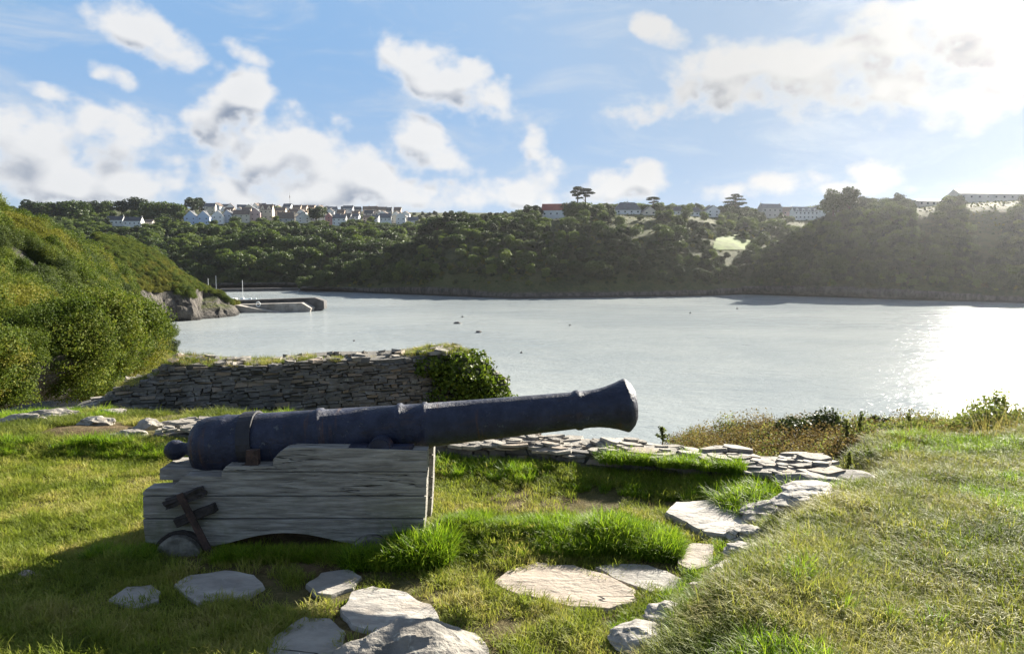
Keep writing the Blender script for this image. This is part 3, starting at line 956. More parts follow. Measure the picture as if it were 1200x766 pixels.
# transom, stool bed and axles between the cheeks
bm = bmesh.new(); add_box(bm, (xf - .16, YN + TH + .003, .2), (xf - .05, YF - TH - .003, .52), .002); o = bm_obj('transom', bm, 'wood', cannon); o.location = -CO
bm = bmesh.new(); z = at(215, 556, YN).z; add_box(bm, (xr - .10, YN + TH + .003, z - .06), (xr + .5, YF - TH - .003, z), .002); o = bm_obj('stool_bed', bm, 'wood', cannon); o.location = -CO
bm = bmesh.new(); q = at(212, 541, YC); add_box(bm, (q.x - .05, YC - .07, z + .002), (q.x + .15, YC + .07, q.z + .0), .004, None, .004); o = bm_obj('quoin', bm, 'wood', cannon); o.location = -CO
for px in (214.5, 437):
    q = at(px, 650, YN)
    bm = bmesh.new(); add_box(bm, (q.x - .055, YN + .02, q.z + .0), (q.x + .055, YF - .02, q.z + .10), .003); o = bm_obj('axle', bm, 'dark_wood', cannon); o.location = -CO
    for yy in (YN - .075, YF + .02):
        bm = bmesh.new(); rad = .128
        add_lathe(bm, [(-.004, 0), (-.004, .03), (0, rad - .012), (.008, rad), (.052, rad), (.06, rad - .012), (.062, 0)], 40)
        bmesh.ops.rotate(bm, verts=bm.verts, cent=(0, 0, 0), matrix=Matrix.Rotation(PI / 2, 3, 'Z'))
        w = bm_obj('wheel', bm, 'wheel_wood', cannon); w.location = Vector((q.x, yy, q.z)) - CO
        w.modifiers.new('b', 'BEVEL').width = .003
        bm = bmesh.new(); add_tube(bm, [(0, -.03, -.01), (0, .02, -.01)], [.036, .04], 20)
        bm_obj('hub', bm, 'dark_wood', w)
# iron strap round the breech with its rusty foot
strap_x = sx(298)
bm = bmesh.new()
rad = 34.1 * S + .004
rs = []
for k in range(25):
    a = R(-48 + 276 * k / 24)
    rs.append([bm.verts.new((strap_x + dx, -rr * math.cos(a), rr * math.sin(a))) for dx, rr in ((-.04, rad - .002), (-.04, rad + .01), (.04, rad + .01), (.04, rad - .002))])
for a, b2 in zip(rs, rs[1:]):
    for k in range(4): bm.faces.new((a[k], a[(k + 1) % 4], b2[(k + 1) % 4], b2[k]))
bm.faces.new(rs[0]); bm.faces.new(list(reversed(rs[-1])))
bmesh.ops.recalc_face_normals(bm, faces=bm.faces)
bm_obj('strap', bm, simple('strap_iron', (.014, .013, .018), .6, 0, .4, 14, .5, .006), barrel)
bm = bmesh.new()
p0 = at(297, 530, YN + .04); p1 = at(293, 550, YN + .02)
q0 = at(297, 545, YN + .03)
pr = [(p0.x - .03, p0.z + .02), (p0.x + .035, p0.z + .02), (p0.x + .035, p0.z - .05), (p0.x + .03, q0.z - .012), (p0.x - .075, q0.z - .028), (p0.x - .06, q0.z - .012), (p0.x - .035, p0.z - .05)]
lo = [bm.verts.new((x, YN + .01, zz)) for x, zz in pr]; hi = [bm.verts.new((x, YN + .05, zz)) for x, zz in pr]
bm.faces.new(lo); bm.faces.new(list(reversed(hi)))
for i in range(len(pr)): bm.faces.new((lo[i], hi[i], hi[(i + 1) % len(pr)], lo[(i + 1) % len(pr)]))
bmesh.ops.recalc_face_normals(bm, faces=bm.faces)
o = bm_obj('strap_foot', bm, 'rust', cannon); o.location = -CO; o['label'] = 'red rusted iron foot of the barrel strap'
# cap squares on the near and far cheeks
tw = A0 + Matrix.Rotation(-ang, 3, 'Y') @ Vector((tx, 0, tz))
for y0 in (YN + .01, YF - TH + .01):
    bm = bmesh.new(); ztop = at(453, 526.5, YN).z
    prev = None; seq = []
    for k in range(17):
        a = PI * k / 16; seq.append((tw.x - .068 * math.cos(a), ztop - .004 + .062 * math.sin(a), tw.x - .052 * math.cos(a), ztop - .004 + .046 * math.sin(a)))
    ring = []
    for x1, z1, x2, z2 in seq:
        ring.append([bm.verts.new((x1, y0, z1)), bm.verts.new((x1, y0 + .075, z1)), bm.verts.new((x2, y0 + .075, z2)), bm.verts.new((x2, y0, z2))])
    for a, b2 in zip(ring, ring[1:]):
        for k in range(4): bm.faces.new((a[k], a[(k + 1) % 4], b2[(k + 1) % 4], b2[k]))
    bm.faces.new(ring[0]); bm.faces.new(list(reversed(ring[-1])))
    add_box(bm, (tw.x - .17, y0, ztop - .004), (tw.x - .069, y0 + .075, ztop + .014), .001)
    add_box(bm, (tw.x + .069, y0, ztop - .004), (tw.x + .18, y0 + .075, ztop + .012), .001)
    bmesh.ops.recalc_face_normals(bm, faces=bm.faces)
    o = bm_obj('cap_square', bm, 'iron', cannon); o.location = -CO
# diagonal iron bar, two dark chocks and the wheel fender on the near cheek
def plank_on_cheek(name, a, b2, w, y0, th, m, jit=.0):
    p, q = at(a[0], a[1], YN), at(b2[0], b2[1], YN)
    d = (q - p); L = d.length; an = math.atan2(d.z, d.x)
    mtx = Matrix.Translation((p.x, y0, p.z)) @ Matrix.Rotation(-an, 4, 'Y')
    bm = bmesh.new()
    n = 8
    for i in range(1): add_box(bm, (0, -th, -w / 2), (L, 0, w / 2))
    bmesh.ops.subdivide_edges(bm, edges=bm.edges[:], cuts=4, use_grid_fill=True)
    for v in bm.verts: v.co += Vector([random.uniform(-jit, jit) for _ in range(3)])
    bmesh.ops.transform(bm, matrix=mtx, verts=bm.verts)
    o = bm_obj(name, bm, m, cannon); o.location = -CO
    md = o.modifiers.new('b', 'BEVEL'); md.width = .006; md.limit_method = 'ANGLE'
    return o


plank_on_cheek('chock', (198, 588), (241, 573), .045, YN - .002, .055, 'dark_wood', .007)
plank_on_cheek('chock', (209, 610), (255, 592), .050, YN - .002, .05, 'dark_wood', .002)
plank_on_cheek('brace_bar', (216, 574), (253, 645), .036, YN - .057, .014, 'rust', .001)
bm = bmesh.new()
q = at(214.5, 653, YN); rr0, rr1 = .136, .160
ring = []
for k in range(13):
    a = R(15 + 150 * k / 12)
    ring.append([bm.verts.new((q.x + r_ * math.cos(a), y_, q.z + r_ * math.sin(a))) for r_, y_ in ((rr0, YN - .03), (rr1, YN - .03), (rr1, YN - .004), (rr0, YN - .004))])
for a, b2 in zip(ring, ring[1:]):
    for k in range(4): bm.faces.new((a[k], a[(k + 1) % 4], b2[(k + 1) % 4], b2[k]))
bm.faces.new(ring[0]); bm.faces.new(list(reversed(ring[-1])))
bmesh.ops.recalc_face_normals(bm, faces=bm.faces)
o = bm_obj('wheel_arch', bm, 'dark_wood', cannon); o.location = -CO


# ------------------------------------------------------------------ foreground vegetation
def inside(poly, x, y):
    c = np.zeros(len(x), bool); n = len(poly)
    for i in range(n):
        x0, y0 = poly[i]; x1, y1 = poly[(i + 1) % n]
        if y0 == y1: continue
        c ^= ((y0 > y) != (y1 > y)) & (x < (x1 - x0) * (y - y0) / (y1 - y0) + x0)
    return c


def shrink(poly, k):
    cx = sum(p[0] for p in poly) / len(poly); cy = sum(p[1] for p in poly) / len(poly)
    return [(cx + (x - cx) * k, cy + (y - cy) * k) for x, y in poly]


grass_protos = []
for i in range(4): grass_protos.append(blade_obj('lawn_short%d' % i, blades(85, .085, .042, .0035, .8, .7), 'lawn'))
for i in range(3): grass_protos.append(blade_obj('lawn_mid%d' % i, blades(75, .07, .08, .004, .7, .45), 'lawn'))
for i in range(3): grass_protos.append(blade_obj('lush_tall%d' % i, blades(80, .06, .15, .005, .7, .4), 'lush'))
for i in range(4): grass_protos.append(blade_obj('rough_mat%d' % i, blades(90, .085, .11, .0036, 1.0, .8), 'rough'))
for i in range(2): grass_protos.append(blade_obj('straw_mat%d' % i, blades(34, .09, .12, .0028, 1.1, 1.1), 'straw'))
for i in range(2): grass_protos.append(blade_obj('tall_stalk%d' % i, blades(26, .09, .34, .0032, .5, .3), 'straw'))
SHORT, MID, LUSH, ROUGH, STRAW = (0, 4), (4, 7), (7, 10), (10, 14), (14, 16)


def pick(rng, n): return RNG.integers(rng[0], rng[1], n)


def in_view(x, y, z, m=60):
    c, s = math.cos(PITCH), math.sin(PITCH)
    dz = z - EYE
    dep = y * c - dz * s; up = y * s + dz * c
    px = CX + FPX * x / np.maximum(dep, .05); py = CY - FPX * up / np.maximum(dep, .05)
    return (dep > .3) & (px > -m) & (px < 1200 + m) & (py > -m) & (py < 766 + 2.5 * m)


def ground_pts(n, x0, x1, y0, y1):
    x = RNG.uniform(x0, x1, n); y = RNG.uniform(y0, y1, n); z = ground_z(x, y)
    k = in_view(x, y, z)
    x, y, z = x[k], y[k], z[k]
    ok = np.ones(len(x), bool)
    for s in SLABS: ok &= ~inside(shrink(s, 1.0), x, y)
    ok &= ~((x + .34) ** 2 / .36 ** 2 + (y - 2.80) ** 2 / .24 ** 2 < 1)
    for sx_, sy_, sr_ in STONES: ok &= ~((x - sx_) ** 2 + ((y - sy_) * 1.1) ** 2 < sr_ ** 2)
    return x[ok], y[ok], z[ok]


def make_grass():
    PX = np.interp
    P, I, Sc = [], [], []

    def add(x, y, z, rng, s):
        n = len(x); P.append(np.stack([x, y, z], 1)); I.append(pick(rng, n) if n else np.zeros(0, int)); Sc.append(s)
    # lawn on the floor
    x, y, z = ground_pts(26000, -6, 2.6, 2.2, 6.3)
    xb = PX(y, XB_Y, XB_X); yp = PX(x, YP_X, YP_Y)
    bare = fbm(x * 1.9, y * 1.9, None, 4, 21)
    soil = ((x + 1.05) / .62) ** 2 + ((y - 3.60) / .30) ** 2 < 1 + .8 * bare
    soil |= ((x - .40) / .9) ** 2 + ((y - 4.78) / .26) ** 2 < .85 + 1.4 * bare
    soil |= ((x + .62) / .2) ** 2 + ((y - 3.22) / .2) ** 2 < 1 + bare
    soil |= ((x - .45) / .16) ** 2 + ((y - 3.15) / .14) ** 2 < 1 + bare
    under = (x > -2.0) & (x < -.46) & (y > 4.02) & (y < 4.46)
    under |= ((x + .74) ** 2 / .16 ** 2 + (y - 3.86) ** 2 / .1 ** 2 < 1) & (RNG.random(len(x)) < .7)
    under |= ((x + 1.76) ** 2 / .24 ** 2 + (y - 3.84) ** 2 / .14 ** 2 < 1) & (RNG.random(len(x)) < .85)
    k = (x < xb + .1) & (y < yp + .05) & ~under & ~(soil & (RNG.random(len(x)) < .88)) & ~((bare > .24) & (RNG.random(len(x)) < .75))
    x, y, z, b_ = x[k], y[k], z[k], bare[k]
    ln = fbm(x * 2.6, y * 2.6, None, 3, 33)
    mid = ln > .12
    add(x[~mid], y[~mid], z[~mid], SHORT, RNG.uniform(.75, 1.25, (~mid).sum()))
    add(x[mid], y[mid], z[mid], MID, RNG.uniform(.6, 1.05, mid.sum()))
    # dead wisps through the lawn
    x, y, z = ground_pts(1500, -6, 2.2, 2.3, 6.2)
    k = (x < PX(y, XB_Y, XB_X)) & (y < PX(x, YP_X, YP_Y)) & (fbm(x * 2, y * 2, None, 3, 44) > -.05)
    add(x[k], y[k], z[k] - .004, STRAW, RNG.uniform(.35, .6, k.sum()))
    # lush tufts on the hump, round the wheels and against the bank
    x, y, z = ground_pts(9000, -.75, 1.15, 3.7, 4.5)
    d = np.abs(y - 4.12 + .06 * (x + .3)) / .22
    k = (d < 1 + .5 * fbm(x * 4, y * 4, None, 3, 51)) & (RNG.random(len(x)) < .36 + .3 * (fbm(x * 6, y * 6, None, 2, 58) > 0)) & ~((x < -.44) & (y > 4.0)) & (x < .90)
    add(x[k], y[k], z[k], LUSH, RNG.uniform(.28, .66, k.sum()) * (1 + 1.0 * np.clip(fbm(x[k] * 3, y[k] * 3, None, 3, 52), -.5, .8)))
    x, y, z = ground_pts(6000, -2.3, -.35, 3.7, 4.1)
    k = (y > 3.84 + .06 * fbm(x * 5, y * 5, None, 2, 5)) & (y < 3.97) & (np.abs(x + 1.76) > .17) & (np.abs(x + .74) > .13) & (RNG.random(len(x)) < .4)
    add(x[k], y[k], z[k], LUSH, RNG.uniform(.25, .55, k.sum()))
    x = RNG.uniform(-.62, -.36, 130); y = RNG.uniform(3.78, 4.0, 130); add(x, y, ground_z(x, y), LUSH, RNG.uniform(.8, 1.3, 130))
    x = RNG.uniform(-.86, -.6, 26); y = RNG.uniform(3.76, 3.84, 26); add(x, y, ground_z(x, y), LUSH, RNG.uniform(.6, 1.1, 26))
    # bank under the parapet, hanging tufts on its lip
    x, y, z = ground_pts(14000, -4.6, 2.2, 4.3, 6.3)
    yp = PX(x, YP_X, YP_Y)
    bn = fbm(x * 2.4, y * 2.4, None, 3, 55)
    k = (y > yp - .34) & (y < yp + .02) & (RNG.random(len(x)) < .30 + .5 * (bn > .0))
    add(x[k], y[k], z[k], LUSH, RNG.uniform(.3, .6, k.sum()) * (1 + .6 * np.clip(bn[k], -.5, 1)))
    x = RNG.uniform(-.6, 1.95, 760); yp = PX(x, YP_X, YP_Y); y = yp + np.abs(RNG.normal(.0, .10, 760)) - .02
    k = (fbm(x * 2.3, x * 0, None, 3, 61) > .02) & (RNG.random(len(x)) < .75)
    x, y = x[k], y[k]; add(x, y, np.full(len(x), .145), LUSH, RNG.uniform(.3, .75, len(x)))
    x = RNG.uniform(1.35, 2.0, 200); y = RNG.uniform(4.45, 4.75, 200); add(x, y, ground_z(x, y), LUSH, RNG.uniform(.7, 1.2, 200))
    # strip of grass along the edging stones
    x, y, z = ground_pts(9000, .2, 2.4, 2.4, 5)
    xb = PX(y, XB_Y, XB_X); k = (np.abs(x - xb) < .17 + .06 * fbm(x * 5, y * 5, None, 2, 71))
    k &= RNG.random(len(x)) < .6
    add(x[k], y[k], z[k], LUSH, RNG.uniform(.22, .5, k.sum()))
    # the mound
    x, y, z = ground_pts(34000, .3, 7.5, 2.0, 7.2)
    xb = PX(y, XB_Y, XB_X); yp = PX(x, YP_X, YP_Y)
    k = (x > xb + .06) & (y < np.where(x < 2.3, yp, 6.9 + .2 * (x - 2)))
    x, y, z = x[k], y[k], z[k]
    n = fbm(x * 2.2, y * 2.2, None, 4, 81); r = RNG.random(len(x))
    st = (n < -.12) & (r < .22); lu = ~st & (r < .65 * sstep(-.05, .5, n)); mi = ~st & ~lu & (r < .42); ro = ~st & ~lu & ~mi
    add(x[st], y[st], z[st], STRAW, RNG.uniform(.6, 1.1, st.sum()))
    add(x[lu], y[lu], z[lu], LUSH, RNG.uniform(.3, .8, lu.sum()))
    add(x[mi], y[mi], z[mi], MID, RNG.uniform(.7, 1.2, mi.sum()))
    add(x[ro], y[ro], z[ro], ROUGH, RNG.uniform(.55, 1.1, ro.sum()))
    x = RNG.uniform(2.2, 7.4, 1700); y = 6.25 + .2 * (x - 2) + RNG.normal(0, .34, 1700); k = fbm(x * 1.4, y * 1.4, None, 3, 95) > -.2
    add(x[k], y[k], ground_z(x[k], y[k]), (16, 18), RNG.uniform(.5, 1.25, k.sum()) * np.interp(x[k], [2.2, 4.5], [.7, 1.1]))
    # ledge on the left, foot of the wall
    x, y, z = ground_pts(15000, -9, -1.6, 6.0, 10.5)
    n = fbm(x * 1.7, y * 1.7, None, 4, 91); k = n > -.25
    x, y, z, n = x[k], y[k], z[k], n[k]
    a = n > .12
    add(x[a], y[a], z[a], LUSH, RNG.uniform(.5, .9, a.sum())); add(x[~a], y[~a], z[~a], ROUGH, RNG.uniform(.6, 1.1, (~a).sum()))
    P = np.concatenate(P); I = np.concatenate(I); S_ = np.concatenate(Sc)
    print('grass tufts', len(P))
    scatter('grass', P, S_, zrot(len(P), .14), I, grass_protos, 'short lawn, lush tufts and rough grass round the cannon', 'grass')
    # grass on the ruined wall
    n = 620; u = RNG.uniform(.22, .93, n); w = RNG.uniform(-.02, .75, n)
    k = fbm(u * 7, w * 2, None, 3, 17) > -.12; u, w = u[k], w[k]
    pts = [W0.lerp(WB, a) - wn * b2 for a, b2 in zip(u, w)]
    P = np.array([(p.x, p.y, wall_top(a) - .01) for p, a in zip(pts, u)])
    scatter('wall_grass', P, RNG.uniform(.4, 1.0, len(P)), zrot(len(P), .2), RNG.choice([10, 11, 12, 13, 14, 15, 14], len(P)), grass_protos, 'dry and green grass growing along the top of the ruined wall', 'grass')


make_grass()


def leafy(name, n, lobes, size, m, asp=.6, shell=(.55, 1.0), spread=.9, seed=0, bumpy=.34):
    P, N = lobes_cloud(n, lobes, shell, bumpy, seed)
    return quads_obj(name, leaf_quads(P, N, size, asp, spread), len(P), m, link=False)


def place(o, name, loc, label, cat, group=None, parent=None):
    o.name = name; COL.objects.link(o); o.location = loc
    if parent is not None: o.parent = parent
    return tag(o, label, cat, group)


# ivy on the right end of the wall
c0 = WB - wt * .60 + wn * -.02
lob = [(0, 0, -.05, .42, .42, .36), (-.40, .05, .10, .34, .38, .2), (.3, 0, -.32, .34, .36, .34), (-.1, -.2, -.3, .4, .22, .4), (.48, .0, -.58, .3, .3, .34), (-.62, .1, .14, .2, .3, .14), (.1, -.15, -.7, .55, .3, .4)]
lob = [tuple(q * .95 for q in l_) for l_ in lob]
o = leafy('ivy', 11000, lob, .05, 'ivy', .8, (.75, 1.05), .8, 3)
place(o, 'ivy_bush', (c0.x, c0.y, TOPZ - .24), 'dense glossy ivy bush smothering the right end of the rampart wall', 'ivy')

# bracken and brambles beyond the parapet
fern = []
for i in range(5):
    lobes = [(random.uniform(-.12, .12), random.uniform(-.12, .12), random.uniform(.1, .34), .16, .16, .12) for _ in range(5)]
    fern.append(leafy('bracken_clump%d' % i, 800, lobes, .027, 'bracken', .4, (.2, 1.15), 1.3, i))
for i in range(2):
    lobes = [(random.uniform(-.12, .12), random.uniform(-.12, .12), random.uniform(.1, .3), .16, .16, .12) for _ in range(5)]
    fern.append(leafy('bramble_clump%d' % i, 800, lobes, .027, 'weed', .5, (.2, 1.15), 1.3, 10 + i))
n = 1500
x = RNG.uniform(1.15, 6.5, n); y = RNG.uniform(5.2, 8.8, n); yp = np.interp(x, YP_X, YP_Y)
k = (y > yp + np.where(x < 2.5, .5, .55)) & (x > 1.2 + .25 * (y - 5.4) + .25 * fbm(x * 3, y * 3, None, 2, 3))
x, y = x[k], y[k]; z = ground_z(x, y)
I = np.where(RNG.random(len(x)) < .26 + .5 * sstep(3.4, 4.6, x), RNG.integers(5, 7, len(x)), RNG.integers(0, 5, len(x)))
scatter('bracken_bed', np.stack([x, y, z], 1), RNG.uniform(.6, 1.1, len(x)) * (1 - .2 * sstep(3, 1.2, x)), zrot(len(x), .2), I, fern, 'rust brown bracken and brambles spilling beyond the parapet', 'bracken')

for i, (px, py, Y, w, h, m, lab) in enumerate([
        (950, 518, 7.8, .78, .30, 'gorse', 'dark rounded gorse bush rising behind the brown bracken'),
        (1012, 520, 8.0, .42, .15, 'gorse', 'small dark gorse bush just right of the large rounded one'),
        (1030, 514, 8.2, .3, .22, 'gorse', 'low dark gorse cushion between the small gorse and the weeds')]):
    q = at(px, py, Y)
    o = leafy('gorse', 7000, crown_lobes(w, h * 2.2, -h * .9, 7, i + 3), .045, m, .45, (.5, 1.05), 1.2, i)
    place(o, 'gorse_bush', (q.x, q.y, q.z - .05), lab, 'bush', 'gorse bushes by the sea')
for i, (px, py, Y, w, h, lab) in enumerate([
        (1165, 512, 7.0, .95, .34, 'pale hazy bush of fine leaves at the right edge of the mound'),
        (1110, 520, 7.1, .7, .24, 'low pale weedy bush left of the hazy bush'),
        (1060, 525, 7.0, .5, .26, 'small weedy bush under the tallest thin weed')]):
    q = at(px, py, Y)
    o = leafy('weed', 6500, crown_lobes(w, h * 2, -h * .9, 7, i + 13), .04, 'weed', .4, (.35, 1.1), 1.3, i)
    place(o, 'weedy_bush', (q.x, q.y, q.z - .03), lab, 'bush')


def tall_weed(px, pyb, pyt, Y, lab, bushy=1.0):
    b0 = at(px, pyb, Y); t0 = at(px + random.uniform(-3, 3), pyt, Y); H = t0.z - b0.z
    root = empty('tall_weed', b0); tag(root, lab, 'weed', 'tall weeds on the skyline of the mound')
    bm = bmesh.new(); add_tube(bm, [(0, 0, -.3), (H * .03, 0, H * .5), (t0.x - b0.x, 0, H)], [.007, .006, .003], 6); bm_obj('stem', bm, 'twig', root)
    n = int(300 * bushy); nb = 13; ba = RNG.uniform(0, 2 * PI, nb); bt_ = RNG.uniform(.1, .85, nb); bl = RNG.uniform(.05, .15, nb) * bushy * (1.15 - bt_)
    w_ = RNG.integers(0, nb, n); q_ = RNG.uniform(0, 1, n); tt = np.clip(bt_[w_] + q_ * .16 + RNG.normal(0, .015, n), 0, 1.0); a = ba[w_] + RNG.normal(0, .25, n); r = bl[w_] * q_
    top = RNG.random(n) < .3; tt = np.where(top, RNG.uniform(.5, 1, n), tt); r = np.where(top, RNG.uniform(0, .014, n), r)
    P = np.stack([np.cos(a) * r + (t0.x - b0.x) * tt, np.sin(a) * r, tt * H], 1)
    N = np.stack([np.cos(a), np.sin(a), np.full(n, .8)], 1)
    o = quads_obj('leaves', leaf_quads(P, N, .034, .35, .6), n, 'weed', link=True); o.parent = root


for px, pb, pt, Y, lab, bs in [(1006, 545, 482, 6.5, 'tallest bushy green weed at the right end of the bracken', 1.3), (991, 545, 492, 6.4, 'leaning weed just left of the tallest one', 1.0), (1066, 535, 480, 6.8, 'thin spike of weed alone against the bright water', .6),
                               (1018, 548, 505, 6.2, 'short green weed right of the tallest one', 1.0), (1083, 535, 497, 6.9, 'short weed spike right of the thin one', .7), (776, 520, 500, 6.4, 'wispy twig of bramble at the left tip of the bracken', .9), (1045, 535, 500, 6.6, 'small weed between the green weed and the thin spike', .7),
                               (996, 575, 530, 5.4, 'pale seeding weed in the grass near the parapet corner', .8)]:
    tall_weed(px, pb, pt, Y, lab, bs)


# ------------------------------------------------------------------ hills
def catmull(P, t):
    n = len(P); f = t * (n - 1); i = min(int(f), n - 2); u = f - i
    p0, p1, p2, p3 = P[max(i - 1, 0)], P[i], P[i + 1], P[min(i + 2, n - 1)]
    return .5 * ((2 * p1) + (p2 - p0) * u + (2 * p0 - 5 * p1 + 4 * p2 - p3) * u * u + (3 * p1 - p0 - 3 * p2 + p3) * u ** 3)


def loft(name, rows, nu, nv, m, rough, rscale, label, sm=True, seed=1, linear=False):
    """a hill skinned over rows of points running from its shore to behind its crest."""
    rr = []
    for row in rows:
        A = np.array([tuple(p) for p in row], float)
        s = np.linspace(0, 1, len(A)); q = np.linspace(0, 1, nu)
        rr.append(np.stack([np.interp(q, s, A[:, k]) for k in range(3)], 1))
    rr = np.array(rr)                                    # rows, nu, 3
    G = np.empty((nv, nu, 3))
    for j in range(nv):
        t = j / (nv - 1)
        if linear:
            f = t * (len(rr) - 1); i = min(int(f), len(rr) - 2); G[j] = rr[i] * (1 - f + i) + rr[i + 1] * (f - i)
        else: G[j] = catmull(rr, t)
    n1 = fbm(G[..., 0] * rscale, G[..., 1] * rscale, G[..., 2] * rscale, 4, seed)
    n2 = fbm(G[..., 0] * rscale + 50, G[..., 1] * rscale, G[..., 2] * rscale, 4, seed + 5)
    edge = np.ones(nv)[:, None]
    edge[0] = .2
    G[..., 2] += rough * .6 * n1 * edge; G[..., 1] += rough * n2 * edge; G[..., 0] += rough * .6 * n1 * edge
    V = G.reshape(-1, 3)
    i = np.arange(nu * nv).reshape(nv, nu)
    F = np.stack([i[:-1, :-1], i[:-1, 1:], i[1:, 1:], i[1:, :-1]], -1).reshape(-1, 4)
    me = bpy.data.meshes.new(name)
    me.from_pydata(V.tolist(), [], F.tolist()); me.update()
    me.polygons.foreach_set('use_smooth', np.full(len(F), sm, bool))
    me.materials.append(MAT[m])
    o = bpy.data.objects.new(name, me); COL.objects.link(o)
    tag(o, label, 'hill', kind='structure')
    return o, G


def W(px, py): return on_z(px, py, SEA - .5)


def off(p, dy=0, dz=0, dx=0): return Vector((p.x + dx, p.y + dy, p.z + dz))


def sample(G, n, vr=(0, 1), ur=(0, 1)):
    """random points on the hill grid, area weighted, with the upward slope."""
    nv, nu, _ = G.shape
    a = G[:-1, :-1]; b2 = G[:-1, 1:]; c2 = G[1:, :-1]
    cr = np.cross(b2 - a, c2 - a); ar = np.linalg.norm(cr, axis=2)
    nz = np.abs(cr[..., 2]) / (ar + 1e-9)
    jj = (np.arange(nv - 1) + .5) / (nv - 1); ii = (np.arange(nu - 1) + .5) / (nu - 1)
    ar = ar * ((jj >= vr[0]) & (jj <= vr[1]))[:, None] * ((ii >= ur[0]) & (ii <= ur[1]))[None, :]
    p = (ar / ar.sum()).ravel()
    k = RNG.choice(len(p), n, p=p); j, i = np.unravel_index(k, ar.shape)
    u = RNG.random(n)[:, None]; v = RNG.random(n)[:, None]
    P = (G[j, i] * (1 - u) + G[j, i + 1] * u) * (1 - v) + (G[j + 1, i] * (1 - u) + G[j + 1, i + 1] * u) * v
    return P, nz[j, i], (j + .5) / (nv - 1), (i + .5) / (nu - 1)


# nearest hillside on the left
rowsA = [
    [at(-330, 560, 7), at(-110, 520, 9), at(0, 492, 10.5), at(60, 482, 12.5), at(100, 474, 17), at(130, 462, 30), at(160, 452, 60), at(188, 442, 120), W(207, 426)],
    [at(-330, 400, 13), at(-110, 430, 15), at(0, 440, 17), at(50, 432, 24), at(90, 428, 36), at(122, 422, 60), at(152, 420, 95), at(180, 416, 145), at(206, 419, 195)],
    [at(-330, 300, 24), at(-110, 335, 32), at(0, 355, 42), at(45, 350, 58), at(88, 356, 78), at(122, 362, 105), at(155, 372, 135), at(180, 385, 165), at(203, 404, 196)],
    [at(-330, 222, 60), at(-110, 248, 78), at(0, 268, 98), at(55, 282, 118), at(98, 306, 138), at(136, 338, 158), at(168, 368, 176), at(184, 388, 188), at(196, 402, 200)],
    [at(-330, 225, 140), at(-110, 252, 130), at(0, 275, 128), at(50, 293, 142), at(95, 320, 160), at(130, 352, 185), at(160, 372, 200), at(180, 390, 206), at(193, 402, 212)],
    [at(-330, 330, 230), at(-110, 340, 220), at(0, 350, 215), at(45, 360, 215), at(85, 370, 215), at(120, 382, 215), at(150, 395, 215), at(175, 410, 215), W(190, 420)],
]
hillA, GA = loft('hillside_slope', rowsA, 150, 90, 'cliff', 3.0, .06, 'scrub covered hillside rising beside the battery on the left', seed=3)
# headland with the pale cliff
rowsB = [
    [at(60, 395, 240), W(150, 384), W(180, 380), W(199, 378), W(212, 378), W(226, 377), W(233, 376.5), W(238, 375), W(258, 374), W(277, 371.5), W(282, 369)],
    [at(60, 375, 245), at(150, 372, 285), at(180, 362, 303), at(199, 358, 312), at(212, 360, 314), at(226, 363, 317), at(232, 366, 322), at(238, 360, 334), at(257, 358, 338), at(274, 363, 342), W(284, 366.5)],
    [at(60, 345, 252), at(150, 336, 290), at(176, 338, 306), at(196, 340, 315), at(210, 344, 318), at(221, 347, 320), at(227, 348, 326), at(238, 348, 342), at(255, 348, 346), at(270, 356, 348), W(285, 364)],
    [at(60, 296, 290), at(120, 296, 305), at(160, 302, 318), at(188, 313, 325), at(203, 322, 328), at(217, 331, 330), at(228, 336, 334), at(241, 341, 345), at(255, 345, 350), at(270, 353, 352), W(286, 362)],
    [at(60, 277, 340), at(110, 280, 350), at(150, 288, 352), at(178, 301, 352), at(200, 315, 352), at(216, 327, 352), at(228, 335, 352), at(243, 344, 356), at(257, 350, 358), at(272, 357, 360), W(286, 360)],
    [at(60, 320, 430), at(110, 322, 430), at(150, 330, 420), at(178, 338, 410), at(200, 346, 400), at(216, 350, 395), at(228, 355, 390), W(243, 359), W(257, 358.5), W(272, 358), W(286, 357)],
]
hillB, GB = loft('headland', rowsB, 130, 70, 'cliff', 2.3, .15, 'scrub topped headland with a pale cliff foot across the cove', sm=False, seed=9)
# wooded hillside and town ridge
xsC = [-420, -200, 0, 100, 200, 300, 400, 500, 600, 700, 800]
ysC = dict(base=[338] * 11)


def rowC(pys, Ys, zoff=0):
    return [off(at(x, y, Y), 0, zoff) for x, y, Y in zip(xsC, pys, Ys)]


rowsC = [
    [W(x, y) for x, y in zip(xsC, [342, 341, 340, 339, 338, 336.5, 338, 338, 338, 338, 338])],
    rowC([334, 334, 334, 333, 332, 331, 332, 333, 333, 333, 333], [640] * 11),
    rowC([300, 300, 300, 300, 302, 300, 303, 300, 300, 300, 300], [710] * 11),
    rowC([285, 283, 278, 278, 282, 281, 286, 287, 280, 275, 270], [800] * 11),
    rowC([272, 268, 263, 262, 265, 265, 268, 270, 266, 262, 260], [930] * 11),
    rowC([258, 256, 252, 250, 253, 254, 257, 260, 258, 256, 255], [1060] * 11),
    rowC([246, 245, 244, 243, 244, 245.5, 247, 249.5, 250, 250, 250], [1350] * 11),
    rowC([250, 249, 248, 248, 248, 249, 250, 252, 252, 253, 253], [1500] * 11),
]
hillC, GC = loft('town_hill', rowsC, 160, 80, 'hill', 2.2, .02, 'wooded hill rising from the harbour to the town ridge', seed=21)
# middle headland
xsD = [352, 420, 480, 540, 600, 660, 720, 780, 840, 880, 930, 990, 1060]


def rowD(pys, Ys): return [at(x, y, Y) for x, y, Y in zip(xsD, pys, Ys)]


